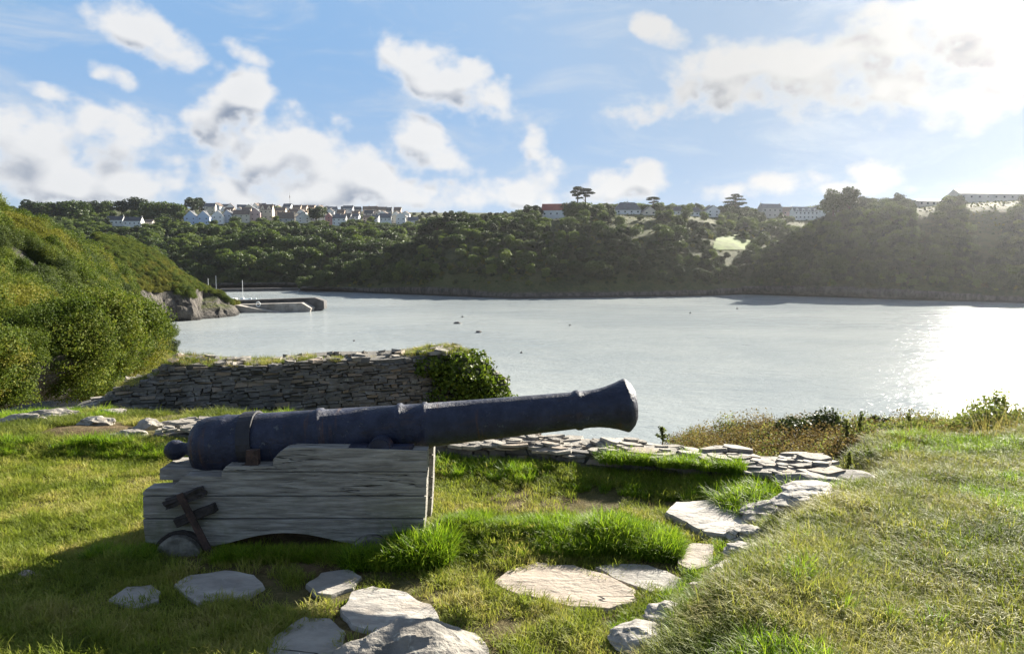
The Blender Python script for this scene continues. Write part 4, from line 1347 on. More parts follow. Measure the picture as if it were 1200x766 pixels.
rowsD = [
    [W(x, y) for x, y in zip(xsD, [340, 343.5, 346, 348.5, 351, 350.5, 349.5, 348.5, 347, 345.5, 346, 346.5, 346.5])],
    rowD([338, 338, 336, 336, 337, 337, 336, 336, 336, 336, 337, 337, 338], [585, 566, 535, 508, 494, 498, 504, 512, 525, 540, 542, 545, 550]),
    rowD([337, 330, 318, 308, 307, 307, 303, 303, 308, 308, 308, 310, 312], [592, 578, 555, 535, 526, 530, 532, 540, 555, 575, 585, 590, 590]),
    rowD([336, 322, 303, 288, 282, 276, 272, 273, 284, 289, 287, 287, 290], [600, 590, 580, 568, 566, 570, 570, 580, 595, 610, 625, 630, 630]),
    rowD([336, 318, 294, 272, 266, 260, 256, 257, 270, 271, 266, 265, 268], [608, 605, 610, 618, 620, 622, 622, 630, 650, 670, 690, 695, 690]),
    rowD([337, 318, 292, 266, 260, 255.5, 251, 250.5, 255, 257, 257, 257, 258], [616, 625, 650, 690, 700, 690, 690, 700, 730, 750, 760, 760, 760]),
    rowD([337, 322, 300, 268, 261, 257, 253, 253, 255, 256, 256, 256, 256], [625, 650, 700, 800, 850, 880, 880, 880, 900, 900, 900, 900, 900]),
    rowD([338, 326, 305, 275, 268, 265, 263, 263, 263, 263, 263, 263, 263], [632, 680, 760, 950, 1050, 1100] + [1100] * 7),
]
hillD, GD = loft('middle_headland', rowsD, 150, 80, 'hill', 2.4, .03, 'steep dark scrub headland across the bay', seed=31)
# right headland
xsE = [868, 930, 985, 1040, 1100, 1160, 1220, 1320, 1450, 1650]


def rowE(pys, Ys): return [at(x, y, Y) for x, y, Y in zip(xsE, pys, Ys)]


rowsE = [
    [W(x, y) for x, y in zip(xsE, [345.5, 347.5, 349.5, 351.5, 353.5, 355, 357, 361, 367, 377])],
    rowE([337, 337, 337, 338, 340, 341, 342, 344, 348, 355], [535, 510, 492, 475, 459, 449, 437, 414, 380, 335]),
    rowE([325, 312, 305, 300, 298, 297, 296, 294, 292, 290], [545, 525, 510, 497, 485, 477, 467, 446, 414, 372]),
    rowE([318, 292, 275, 266, 261, 258, 256, 252, 248, 242], [555, 542, 532, 524, 516, 510, 502, 484, 455, 415]),
    rowE([316, 282, 260, 249, 243, 240, 238, 235, 230, 226], [562, 556, 556, 556, 552, 548, 542, 525, 500, 460]),
    rowE([318, 283, 258, 246, 240, 236, 234, 232, 230, 228], [570, 570, 600, 640, 660, 670, 670, 660, 640, 600]),
    rowE([325, 300, 265, 252, 248, 246, 245, 244, 243, 242], [600, 640, 720, 820, 900, 900, 900, 900, 900, 900]),
]
hillE, GE = loft('right_headland', rowsE, 150, 80, 'hill', 2.2, .03, 'high wooded headland closing the bay on the right', seed=41)

for o in (hillA, hillB): pass
bpy.context.view_layer.update()
TREES_BVH = {}
for k, G in (('A', GA), ('B', GB), ('C', GC), ('D', GD), ('E', GE)):
    nv, nu, _ = G.shape; i = np.arange(nu * nv).reshape(nv, nu)
    F = np.stack([i[:-1, :-1], i[:-1, 1:], i[1:, 1:], i[1:, :-1]], -1).reshape(-1, 4)
    TREES_BVH[k] = BVHTree.FromPolygons(G.reshape(-1, 3).tolist(), F.tolist())


def hit(k, px, py):
    for j in range(24):
        h = TREES_BVH[k].ray_cast(Vector((0, 0, EYE)), ray(px, py + j).normalized())
        if h[0] is not None: return h[0]
    return at(px, py, 800)


def drop(k, x, y, z=300):
    h = TREES_BVH[k].ray_cast(Vector((x, y, z)), Vector((0, 0, -1)))
    return h[0].z if h[0] is not None else 0.0


# meadows laid on the far slopes
def patch(name, k, poly, m, label, lift=.5):
    """a field following the hill surface inside a pixel outline."""
    xs_ = [p[0] for p in poly]; ys_ = [p[1] for p in poly]
    nx, ny = 26, 14
    pts = []
    for j in range(ny):
        for i in range(nx):
            px = min(xs_) + (max(xs_) - min(xs_)) * i / (nx - 1); py = min(ys_) + (max(ys_) - min(ys_)) * j / (ny - 1)
            pts.append((px, py, hit(k, px, py)))
    V = [p[2] + Vector((0, 0, lift)) for p in pts]
    ins = inside(poly, np.array([p[0] for p in pts]), np.array([p[1] for p in pts]))
    F = []
    for j in range(ny - 1):
        for i in range(nx - 1):
            q = [j * nx + i, j * nx + i + 1, (j + 1) * nx + i + 1, (j + 1) * nx + i]
            if sum(ins[a] for a in q) >= 3: F.append(q)
    o = mesh_obj(name, V, F, m, None, True); tag(o, label, 'field', kind='structure')
    return o


# ------------------------------------------------------------------ scrub and woods as masses
scrub = []
for i in range(3): scrub.append(leafy('scrub_green%d' % i, 5200, crown_lobes(2.2, 1.7, -.35, 9, i), .095, 'scrub_green', .7, (.55, 1.18), .8, i))
for i in range(3): scrub.append(leafy('scrub_olive%d' % i, 5200, crown_lobes(2.0, 1.5, -.35, 9, 10 + i), .095, 'scrub_olive', .6, (.55, 1.18), .8, 10 + i))
for i in range(2): scrub.append(leafy('scrub_dusky%d' % i, 5200, crown_lobes(2.1, 1.6, -.35, 9, 20 + i), .095, 'scrub_blue', .6, (.55, 1.18), .8, 20 + i))
fine = []
for i in range(3): fine.append(leafy('small_scrub_green%d' % i, 8000, crown_lobes(1.1, .9, -.2, 7, 30 + i), .034, 'scrub_green', .7, (.55, 1.18), .8, 30 + i))
for i in range(2): fine.append(leafy('small_scrub_olive%d' % i, 8000, crown_lobes(1.1, .9, -.2, 7, 40 + i), .034, 'scrub_olive', .5, (.5, 1.18), .9, 40 + i))

P, nz, v, u = sample(GA, 6500, (.0, .72), (.12, .985))
d = np.linalg.norm(P, axis=1)
patchn = fbm(P[:, 0] * .07, P[:, 1] * .07, P[:, 2] * .07, 4, 5)
rock = (u > .87) & (v < .52)
near = d < 48
gap = fbm(P[:, 0] * .11, P[:, 1] * .11, P[:, 2] * .11, 3, 66) < -.16
k = ~near & ~(rock & (RNG.random(len(P)) < .93)) & ~(gap & (RNG.random(len(P)) < .8))
hi = np.clip((P[k][:, 2] + 10) / 30, 0, 1)
f = 1.7 * patchn[k] + .5 * (hi - .45) + RNG.normal(0, .15, k.sum())
I = np.where(f > .1, RNG.integers(3, 6, k.sum()), np.where(f > -.3, RNG.integers(0, 3, k.sum()), RNG.integers(6, 8, k.sum())))
s = np.clip(RNG.lognormal(-.05, .38, k.sum()), .4, 1.9) * np.interp(d[k], [50, 100, 180], [.62, .95, 1.35])
scatter('hillside_scrub', P[k], s, zrot(k.sum(), .15), I, scrub, 'dense green and olive scrub covering the hillside on the left', 'scrub')
Pa, nz, v, u = sample(GA, 9000, (0, .6), (.05, .85)); Pb, nz, v, u = sample(GA, 700, (0, .06), (.1, .8))
P = np.concatenate([Pa, Pb]); d = np.linalg.norm(P, axis=1); k = d < 50
P = P[k]; f = fbm(P[:, 0] * .25, P[:, 1] * .25, P[:, 2] * .25, 3, 15) + RNG.normal(0, .15, len(P))
I = np.where(f > .08, RNG.integers(3, 5, len(P)), RNG.integers(0, 3, len(P)))
scatter('near_scrub', P, np.clip(RNG.lognormal(-.05, .4, len(P)), .4, 1.8) * np.interp(np.linalg.norm(P, axis=1), [8, 45], [.55, 1.3]), zrot(len(P), .15), I, fine, 'bushy undergrowth at the foot of the hillside beside the battery', 'undergrowth')
P, nz, v, u = sample(GB, 6000, (.30, .9), (0.1, .97))
k = (nz > .22) & (v > np.where(u > .6, .46, .38)) & ~((u > .62) & (v < .62) & (RNG.random(len(P)) < .6))
P = P[k]; f = fbm(P[:, 0] * .06, P[:, 1] * .06, P[:, 2] * .06, 3, 8) + RNG.normal(0, .2, len(P))
I = np.where(f > .05, RNG.integers(3, 6, len(P)), RNG.integers(0, 3, len(P)))
scatter('headland_scrub', P, RNG.uniform(.7, 1.8, len(P)), zrot(len(P), .15), I, scrub, 'olive scrub on top of the cliffed headland', 'scrub')

# tree prototypes: each a trunk mesh and a crown mesh
def limbs(name, H, spread_, rad, seed, k=6, lean=0):
    r = random.Random(seed); bm = bmesh.new()
    add_tube(bm, [(0, 0, -1.5), (lean * .3, 0, H * .3), (lean, 0, H * .7)], [rad * 1.25, rad, rad * .45], 7)
    for i in range(k):
        a = 2 * PI * i / k + r.uniform(-.4, .4); z0 = H * r.uniform(.28, .55); q = spread_ * r.uniform(.5, .85)
        add_tube(bm, [(lean * .4, 0, z0), (math.cos(a) * q * .5, math.sin(a) * q * .5, z0 + H * .15), (math.cos(a) * q, math.sin(a) * q, z0 + H * r.uniform(.22, .34))], [rad * .5, rad * .32, rad * .1], 5)
    me = bpy.data.meshes.new(name); bm.to_mesh(me); bm.free(); me.materials.append(MAT['bark'])
    return bpy.data.objects.new(name, me)


PROTO = {}
for i, m in enumerate(('tree_dark', 'tree_mid', 'tree_light', 'tree_mid', 'tree_dark')):
    H = 10.0; w = (9.5, 10.5, 8.5, 12, 8)[i]
    PROTO['broad%d' % i] = (leafy('broad_crown%d' % i, 2600, crown_lobes(w, 8.2, 1.9, 9, 50 + i), .8, m, .75, (.72, 1.05), .85, 50 + i), limbs('broad_trunk%d' % i, H, w * .4, .32, 50 + i))
mass = []
for i in range(5):
    c_, t_ = PROTO['broad%d' % i]
    o = bpy.data.objects.new('wood_tree%d' % i, c_.data.copy()); mass.append(o)


def bush_far(i, m): return leafy('far_bush%d' % i, 900, crown_lobes(5.2, 3.6, -.6, 7, 70 + i), .62, m, .75, (.72, 1.05), .85, 70 + i)


mass += [bush_far(0, 'tree_dark'), bush_far(1, 'scrub_olive'), bush_far(2, 'tree_mid'), bush_far(3, 'scrub_green')]

FIELDS = []
CLEAR = []   # fields and houses keep the woods away: (x, y, radius)


def wood(name, G, n, vr, ur, smin, smax, light, label, cat, bushy=.0, ok=None, seed=0, clear=True):
    P, nz, v, u = sample(G, n, vr, ur)
    k = np.ones(len(P), bool)
    for (x, y, r) in (CLEAR if clear else FIELDS): k &= (P[:, 0] - x) ** 2 + (P[:, 1] - y) ** 2 > r * r
    if ok is not None: k &= ok(P, v, u, nz)
    P = P[k]; n = len(P)
    f = fbm(P[:, 0] * .015, P[:, 1] * .015, P[:, 2] * .015, 3, seed) + RNG.normal(0, .25, n) + light
    I = np.where(f > .25, 2, np.where(f > -.05, RNG.choice([1, 3], n), RNG.choice([0, 4], n)))
    bs = RNG.random(n) < bushy
    I = np.where(bs, np.where(f > .2, RNG.choice([6, 8], n), RNG.choice([5, 5, 7], n)), I)
    s = RNG.uniform(smin, smax, n)
    sz = np.stack([s, s, s * RNG.uniform(.8, 1.15, n)], 1)
    return scatter(name, P - np.stack([0 * s, 0 * s, .8 * np.minimum(s, 1)], 1), sz, zrot(n, .08), I, mass, label, cat)


# ------------------------------------------------------------------ houses
WALLM, ROOFM = {}, {}


def wallm(c):
    k = tuple(c)
    if k not in WALLM: WALLM[k] = simple('house_wall', c, .8, 0, .06, .4)
    return WALLM[k]


def roofm(c):
    k = tuple(c)
    if k not in ROOFM: ROOFM[k] = simple('house_roof', c, .55, 0, .2, .5)
    return ROOFM[k]


WHITE, CREAM, PINK, BLUE, GREY, PEACH = (.74, .74, .72), (.60, .54, .44), (.55, .38, .36), (.48, .58, .75), (.40, .39, .38), (.62, .47, .36)
SLATE, DSLATE, RED, BROWN = (.11, .115, .13), (.06, .062, .07), (.33, .09, .06), (.17, .12, .09)
SHARED = {}


def window_mesh(w, h):
    key = ('w', round(w, 1), round(h, 1))
    if key not in SHARED:
        bm = bmesh.new(); add_box(bm, (-w / 2, -.04, -h / 2), (w / 2, .05, h / 2)); me = bpy.data.meshes.new('window'); bm.to_mesh(me); bm.free(); me.materials.append(MAT['glass']); SHARED[key] = me
    return SHARED[key]


def house(k, px, py, wpx, hpx, rpx, wc, rc, label, style='gable', rz=None, chim=1, win=2, floors=2, group='houses across the bay', name='house', front=0, deep=None):
    """front width wpx, eaves hpx above the base, ridge rpx above the eaves, in pixels at its distance."""
    p = hit(k, px, py); m = p.y / FPX
    w, h, rh = wpx * m, hpx * m, rpx * m
    dp = deep or max(6.0, min(9.5, w * .8))
    if rz is None: rz = random.uniform(-.25, .25)
    CLEAR.append((p.x, p.y, w * .5 + 4))
    for q_ in (range(8, 140, 10) if k == 'E' else range(8, 110, 10) if (k == 'C' and px < 330) else range(8, 105, 9)): CLEAR.append((p.x * (1 - q_ / p.y), p.y - q_, max(3, (w * .5 + 4) * (1 - q_ / 150))))
    root = empty(name, p, rz); tag(root, label, 'house', group)
    bm = bmesh.new(); add_box(bm, (-w / 2, -dp / 2, -3.5), (w / 2, dp / 2, h))
    if style == 'gable':      # ridge along x: triangular ends
        for s in (-1, 1):
            v = [bm.verts.new((s * w / 2, -dp / 2, h)), bm.verts.new((s * w / 2, dp / 2, h)), bm.verts.new((s * w / 2, 0, h + rh))]
            bm.faces.new(v if s > 0 else v[::-1])
    if style == 'front':      # ridge along y: gable to the viewer
        for s in (-1, 1):
            v = [bm.verts.new((-w / 2, s * dp / 2, h)), bm.verts.new((w / 2, s * dp / 2, h)), bm.verts.new((0, s * dp / 2, h + rh))]
            bm.faces.new(v if s < 0 else v[::-1])
    bm_obj('wall', bm, wallm(wc), root)
    bm = bmesh.new(); e = .35; th = .22
    if style in ('gable', 'front'):
        a, b2 = (w, dp) if style == 'gable' else (dp, w)
        sl = rh / (b2 / 2)
        pts = [(-b2 / 2 - e, h - sl * e), (0, h + rh), (b2 / 2 + e, h - sl * e), (b2 / 2 + e, h - sl * e + th), (0, h + rh + th * 1.2), (-b2 / 2 - e, h - sl * e + th)]
        ends = []
        for s in (-1, 1):
            ends.append([bm.verts.new((s * (a / 2 + .25), y, z) if style == 'gable' else (y, s * (a / 2 + .25), z)) for y, z in pts])
        for i in range(6): bm.faces.new((ends[0][i], ends[0][(i + 1) % 6], ends[1][(i + 1) % 6], ends[1][i]))
        bm.faces.new(ends[0]); bm.faces.new(ends[1][::-1])
    elif style == 'hip':
        x0, y0 = w / 2 + .5, dp / 2 + .5; rx = max(.3, w / 2 - dp / 2)
        lo = [bm.verts.new(v) for v in ((-x0, -y0, h + .02), (x0, -y0, h + .02), (x0, y0, h + .02), (-x0, y0, h + .02))]
        hi = [bm.verts.new((-rx, 0, h + rh)), bm.verts.new((rx, 0, h + rh))]
        bm.faces.new(lo[::-1]); bm.faces.new((lo[0], lo[1], hi[1], hi[0])); bm.faces.new((lo[2], lo[3], hi[0], hi[1])); bm.faces.new((lo[1], lo[2], hi[1])); bm.faces.new((lo[3], lo[0], hi[0]))
    bmesh.ops.recalc_face_normals(bm, faces=bm.faces)
    roof = bm_obj('roof', bm, roofm(rc), root)
    for c in range(chim):
        bm = bmesh.new(); cx = (w / 2 - .6) * (1 if c == 0 else -1) if style != 'hip' else 0
        if style == 'front': add_box(bm, (-.35 + w * .12, dp * .2, h + rh * .5), (.35 + w * .12, dp * .2 + .8, h + rh + 1.2))
        else: add_box(bm, (cx - .45, -.4, h + rh * .6), (cx + .45, .4, h + rh + 1.3))
        bm_obj('chimney', bm, wallm(GREY), roof)
    fh = h / floors
    for f in range(floors):
        for i in range(win):
            x = -w / 2 + w * (i + .5) / win
            ww, wh = min(1.5, w / win * .5), min(1.4, fh * .5)
            o = bpy.data.objects.new('window', window_mesh(ww, wh)); COL.objects.link(o); o.parent = root
            o.location = (x, -dp / 2 - .03, fh * (f + .55))
    if front:      # gabled dormers on the front
        for i in range(front):
            x = -w / 2 + w * (i + .5) / front; gw = w / front * .3; top = h + rh * .72
            bm = bmesh.new()
            pts = [(x - gw, h - .1), (x + gw, h - .1), (x + gw, h + rh * .1), (x, top), (x - gw, h + rh * .1)]
            lo = [bm.verts.new((a, -dp / 2 - .06, z)) for a, z in pts]; hi = [bm.verts.new((a, 0, z)) for a, z in pts]
            bm.faces.new(lo)
            for q in range(5): bm.faces.new((lo[q], hi[q], hi[(q + 1) % 5], lo[(q + 1) % 5]))
            bmesh.ops.recalc_face_normals(bm, faces=bm.faces)
            g_ = bm_obj('gable', bm, wallm(wc), root)
            o = bpy.data.objects.new('window', window_mesh(.9, 1.2)); COL.objects.link(o); o.parent = root; o.location = (x, -dp / 2 - .09, h + rh * .08)
    return root


# landmarks by the bay
house('D', 650, 255, 29, 9.5, 7.0, WHITE, RED, 'white house with a bright red tiled roof on the headland', 'gable', -.2, 1, 4, 1, front=0)
house('D', 735, 251, 30, 4.5, 9, WHITE, SLATE, 'bungalow with a wide slate hipped roof and central chimney', 'hip', .05, 1, 4, 1)
house('D', 760, 248.5, 16, 3, 6, CREAM, BROWN, 'brown roofed cottage below the lone flat topped pine', 'front', .1, 0, 2, 1)
house('D', 794, 249.5, 17, 3.5, 6, WHITE, DSLATE, 'dark roofed white bungalow, first right of the flat topped pine', 'hip', 0, 1, 3, 1)
house('D', 815, 250, 16, 4, 6, WHITE, DSLATE, 'dark hipped bungalow, second right of the flat topped pine', 'hip', .1, 1, 3, 1)
house('D', 834, 252, 16, 7, 5.5, WHITE, DSLATE, 'tall white house just left of the cedar', 'front', .1, 1, 2, 2)
house('D', 902, 254.5, 26, 11, 5, GREY, SLATE, 'long grey terrace house right of the cedar', 'gable', .25, 2, 4, 2)
house('D', 921, 256, 14, 8, 5, PINK, BROWN, 'pinkish house between the grey terrace and the white gabled row', 'gable', .1, 1, 2, 2)
house('D', 942, 257.5, 30, 9.5, 5, WHITE, SLATE, 'white row house with four front gables', 'gable', .15, 1, 6, 2, front=4)
house('D', 970, 257.5, 25, 10, 5.5, WHITE, (.2, .2, .21), 'white end house with a shining roof beside the gabled row', 'gable', .35, 1, 3, 2)
house('E', 1160, 236, 88, 8, 5.5, (.55, .53, .5), (.3, .3, .3), 'long pale building with a low roof on the right headland', 'gable', .06, 0, 9, 1, deep=14)
house('E', 1086, 238.5, 30, 5, 2, (.45, .43, .4), (.25, .25, .25), 'low pale building left of the long one on the right headland', 'gable', .1, 0, 4, 1)
# left town
house('C', 136, 264.5, 19, 6.5, 4.5, WHITE, DSLATE, 'white bungalow with a dark roof, left of the pair among trees', 'gable', .05, 1, 4, 1)
house('C', 157, 265.5, 20, 6.5, 4.5, WHITE, DSLATE, 'white bungalow with a dark roof, right of the pair among trees', 'gable', .05, 1, 4, 1)
house('C', 175, 264.5, 11, 4, 3, CREAM, BROWN, 'tiny cream outbuilding beside the white bungalows', 'gable', 0, 0, 2, 1)
house('C', 225, 263.5, 15, 9, 7, BLUE, DSLATE, 'pale blue gabled house, left half of the blue pair', 'front', .0, 1, 2, 2)
house('C', 240, 263.5, 15, 9, 7, BLUE, DSLATE, 'pale blue gabled house, right half of the blue pair', 'front', .0, 1, 2, 2)
house('C', 256, 262, 13, 9, 6, WHITE, DSLATE, 'white gabled house next right of the blue pair', 'front', .1, 1, 2, 2)
house('C', 268, 260.5, 11, 9, 5, (.55, .58, .66), DSLATE, 'bluish villa third along from the blue pair', 'front', -.1, 1, 2, 2)
house('C', 247, 250.5, 12, 8, 4, CREAM, SLATE, 'tall cream house standing above the blue pair', 'gable', .1, 2, 2, 2)
house('C', 284, 260.5, 18, 9, 5, CREAM, BROWN, 'broad cream house below the ridge, left of the pink one', 'gable', .1, 2, 3, 2)
house('C', 300, 259.5, 12, 10, 5, PINK, SLATE, 'pink house beside the twin gabled cream house', 'front', .1, 1, 2, 2)
house('C', 313, 258, 15, 12, 6, (.66, .58, .45), BROWN, 'tall twin gabled cream house highest in the town', 'gable', .0, 2, 3, 2, front=2)
house('C', 335, 261, 18, 5, 7, GREY, BROWN, 'house with a large brown roof right of the twin gabled one', 'gable', .4, 1, 3, 1)
house('C', 355, 261, 16, 6, 6, WHITE, SLATE, 'white gabled house in the dip of the town', 'front', .5, 0, 2, 2)
house('C', 386, 264, 8, 10, 4, (.5, .22, .2), BROWN, 'narrow red house at the start of the terraces', 'front', .0, 1, 1, 3)
house('C', 398, 264, 16, 8, 4, WHITE, SLATE, 'white terrace house right of the narrow red one', 'gable', .05, 2, 3, 2)
house('C', 452, 264.5, 13, 9, 5, WHITE, SLATE, 'bright white house near the right end of the town', 'gable', .1, 1, 3, 2)
house('C', 470, 264, 11, 9, 6, WHITE, SLATE, 'white house with a steep gable at the right end of the town', 'front', .1, 1, 2, 2)
house('C', 484, 264.5, 12, 6, 4, (.5, .5, .55), SLATE, 'grey house ending the town on the right', 'gable', .1, 1, 2, 2)
rt = random.Random(5)
styles = [('gable', WHITE, SLATE), ('front', CREAM, SLATE), ('gable', PEACH, BROWN), ('gable', GREY, DSLATE), ('gable', (.6, .6, .62), SLATE), ('front', WHITE, BROWN)]
desc = {0: 'white house with slate roof in the crowded town on the ridge', 1: 'cream front gabled house in the crowded town on the ridge', 2: 'peach coloured house in the crowded town on the ridge',
        3: 'grey stone house in the crowded town on the ridge', 4: 'pale grey house in the crowded town on the ridge', 5: 'white front gabled brown roofed house in the crowded town on the ridge'}
for row, (y0, y1, xs0, xs1, n) in enumerate([(247.5, 252, 250, 470, 24), (251.5, 257, 262, 480, 20), (257, 261.5, 330, 478, 14)]):
    for i in range(n):
        px = xs0 + (xs1 - xs0) * (i + rt.uniform(.2, .8)) / n
        py = y0 + (y1 - y0) * (px - 250) / 230 + rt.uniform(-.6, .6)
        q = rt.randrange(6); st, wc, rc = styles[q]
        w = rt.uniform(7, 12)
        house('C', px, py, w, rt.uniform(4.5, 6.5), rt.uniform(2.8, 4), wc, rc, desc[q], st, rt.uniform(-.4, .4), rt.randint(0, 2), 2, 2, 'houses of the town on the ridge')
mast = empty('radio_mast', hit('C', 340, 247)); tag(mast, 'thin radio mast standing above the town ridge', 'mast')
bm = bmesh.new(); hm = 21 * mast.location.y / FPX; add_tube(bm, [(0, 0, -2), (0, 0, hm * .6), (0, 0, hm)], [.35, .25, .12], 6); bm_obj('pole', bm, 'concrete', mast)
bm = bmesh.new(); add_box(bm, (-.6, -.3, hm * .7), (.6, .3, hm * .82)); bm_obj('aerial', bm, 'concrete', mast)

# meadows (woods are kept off them)
patch('meadow', 'D', [(832, 293), (840, 278), (858, 274), (876, 279), (886, 292), (866, 295)], 'field', 'bright sunlit green meadow on the slope below the terraces')
patch('meadow', 'D', [(556, 262), (565, 252), (600, 248), (622, 250), (608, 257), (586, 263)], 'field', 'light green pasture on the skyline between wood and white house')
patch('beach', 'C', [(248, 343), (300, 336), (380, 336), (420, 338), (418, 341), (340, 344), (260, 350)], 'beach', 'strip of brown shingle beach behind the pier', .3)


def clear_px(k, pts, r):
    for px, py in pts:
        p = hit(k, px, py); CLEAR.append((p.x, p.y, r)); (FIELDS.append((p.x, p.y, r)) if py <= 289 else None)


clear_px('D', [(842, 286), (850, 282), (858, 280), (866, 283), (874, 286), (850, 288), (866, 289), (858, 292), (845, 291), (873, 291), (858, 296), (850, 295), (866, 296)], 9)
clear_px('D', [(566, 258), (578, 258), (590, 255), (602, 252), (614, 251)], 13)

wood('town_woods', GC, 5200, (.10, .62), (.06, .92), .55, 1.4, .22, 'dense wood covering the hill below the town', 'woods', .12, seed=3)
wood('ridge_woods', GC, 1500, (.6, .84), (.0, .75), .45, .9, -.1, 'gardens and trees scattered among the town houses', 'woods', .4, ok=lambda P, v, u, nz: fbm(P[:, 0] * .02, P[:, 1] * .02, None, 3, 77) > np.where((u > .45) & (u < .8), .08, -.25), seed=5)
wood('headland_woods', GD, 5200, (.17, .80), (.0, .95), .35, 1.05, .05, 'dark scrub and trees clothing the middle headland', 'woods', .62, ok=lambda P, v, u, nz: (nz > .3) & (fbm(P[:, 0] * .03, P[:, 1] * .03, None, 3, 12) > -.7), seed=7)
wood('right_woods', GE, 5600, (.17, .75), (.03, .75), .38, .82, .0, 'dark wood clothing the right headland', 'woods', .5, ok=lambda P, v, u, nz: nz > .3, seed=9)

wood('right_bushes', GE, 2600, (.42, .82), (.1, .9), .16, .34, .1, 'low scrub and gardens on the crest of the right headland', 'scrub', 1.0, seed=19, clear=False)
wood('headland_bushes', GD, 3000, (.35, .85), (.1, .98), .16, .34, .1, 'low scrub and garden bushes between the headland houses', 'scrub', 1.0, seed=17, clear=False)

# ------------------------------------------------------------------ single trees
def tree_from(proto, name, loc, s, label, group, rz=0, sz=None):
    root = empty(name, loc, rz); root.scale = (s, s, sz or s)
    tag(root, label, 'tree', group)
    c_, t_ = PROTO[proto]
    c = bpy.data.objects.new('crown', c_.data); COL.objects.link(c); c.parent = root
    t = bpy.data.objects.new('trunk', t_.data); COL.objects.link(t); t.parent = root
    return root


def pine_proto(key, H, pads, m='needle', seed=0, rad=.35):
    lobes = [(x, y, z, r_, r_, h_) for x, y, z, r_, h_ in pads]
    c = leafy(key + '_crown', 7500 if key == 'cedar' else 3600, lobes, .6, m, .6, (.35, 1.05), 1.0, seed)
    bm = bmesh.new(); add_tube(bm, [(0, 0, -2), (.15, 0, H * .5), (0, 0, H * .92)], [rad * 1.3, rad, rad * .5], 7)
    for x, y, z, r_, h_ in pads:
        add_tube(bm, [(0.05, 0, z - 1.6), (x * .6, y * .6, z - .5), (x, y, z)], [rad * .4, rad * .3, rad * .12], 5)
    me = bpy.data.meshes.new(key); bm.to_mesh(me); bm.free(); me.materials.append(MAT['bark'])
    PROTO[key] = (c, bpy.data.objects.new(key + '_trunk', me))


pine_proto('pine_a', 15, [(0, 0, 14.6, 2.4, 1.0), (-1.8, .4, 12.8, 1.9, .8), (1.5, -.3, 12.2, 1.7, .7), (-.6, 0, 11.2, 2.2, .7), (.3, .5, 9.6, 1.2, .5)], seed=1)
pine_proto('pine_b', 13, [(0, 0, 13.0, 3.2, .8), (2.2, .3, 11.6, 2.4, .6), (-1.3, -.2, 11.4, 1.9, .6), (.8, .2, 10.2, 1.6, .5), (-1.9, 0, 9.2, 1.0, .4)], seed=2)
pine_proto('pine_flat', 11, [(0, 0, 10.8, 3.6, .6), (2.6, 0, 10.0, 2.2, .5), (-2.6, .3, 9.7, 2.0, .5), (1.6, 0, 8.3, 2.0, .5), (-1.4, 0, 7.6, 1.6, .4)], seed=3)
pine_proto('cedar', 14, [(0, 0, 14, 2.4, .8), (1.4, 0, 13, 3.0, .6), (-2.2, 0, 11.9, 3.4, .7), (2.8, .4, 11.2, 3.2, .6), (-3.2, 0, 9.6, 3.8, .7), (3.3, 0, 9.0, 3.5, .7), (-.6, 0, 8.0, 5.0, .8), (-2, .3, 6.5, 4.5, .8), (2.5, 0, 5.5, 4.5, .9)], seed=4, rad=.5)


def px_tree(k, px, pyb, hpx, proto, Hp, label, group, name, wide=1.0):
    p = hit(k, px, pyb); s = hpx * p.y / FPX / Hp
    return tree_from(proto, name, p, s * wide, label, group, random.uniform(0, 6) if proto.startswith('broad') else 0, s)


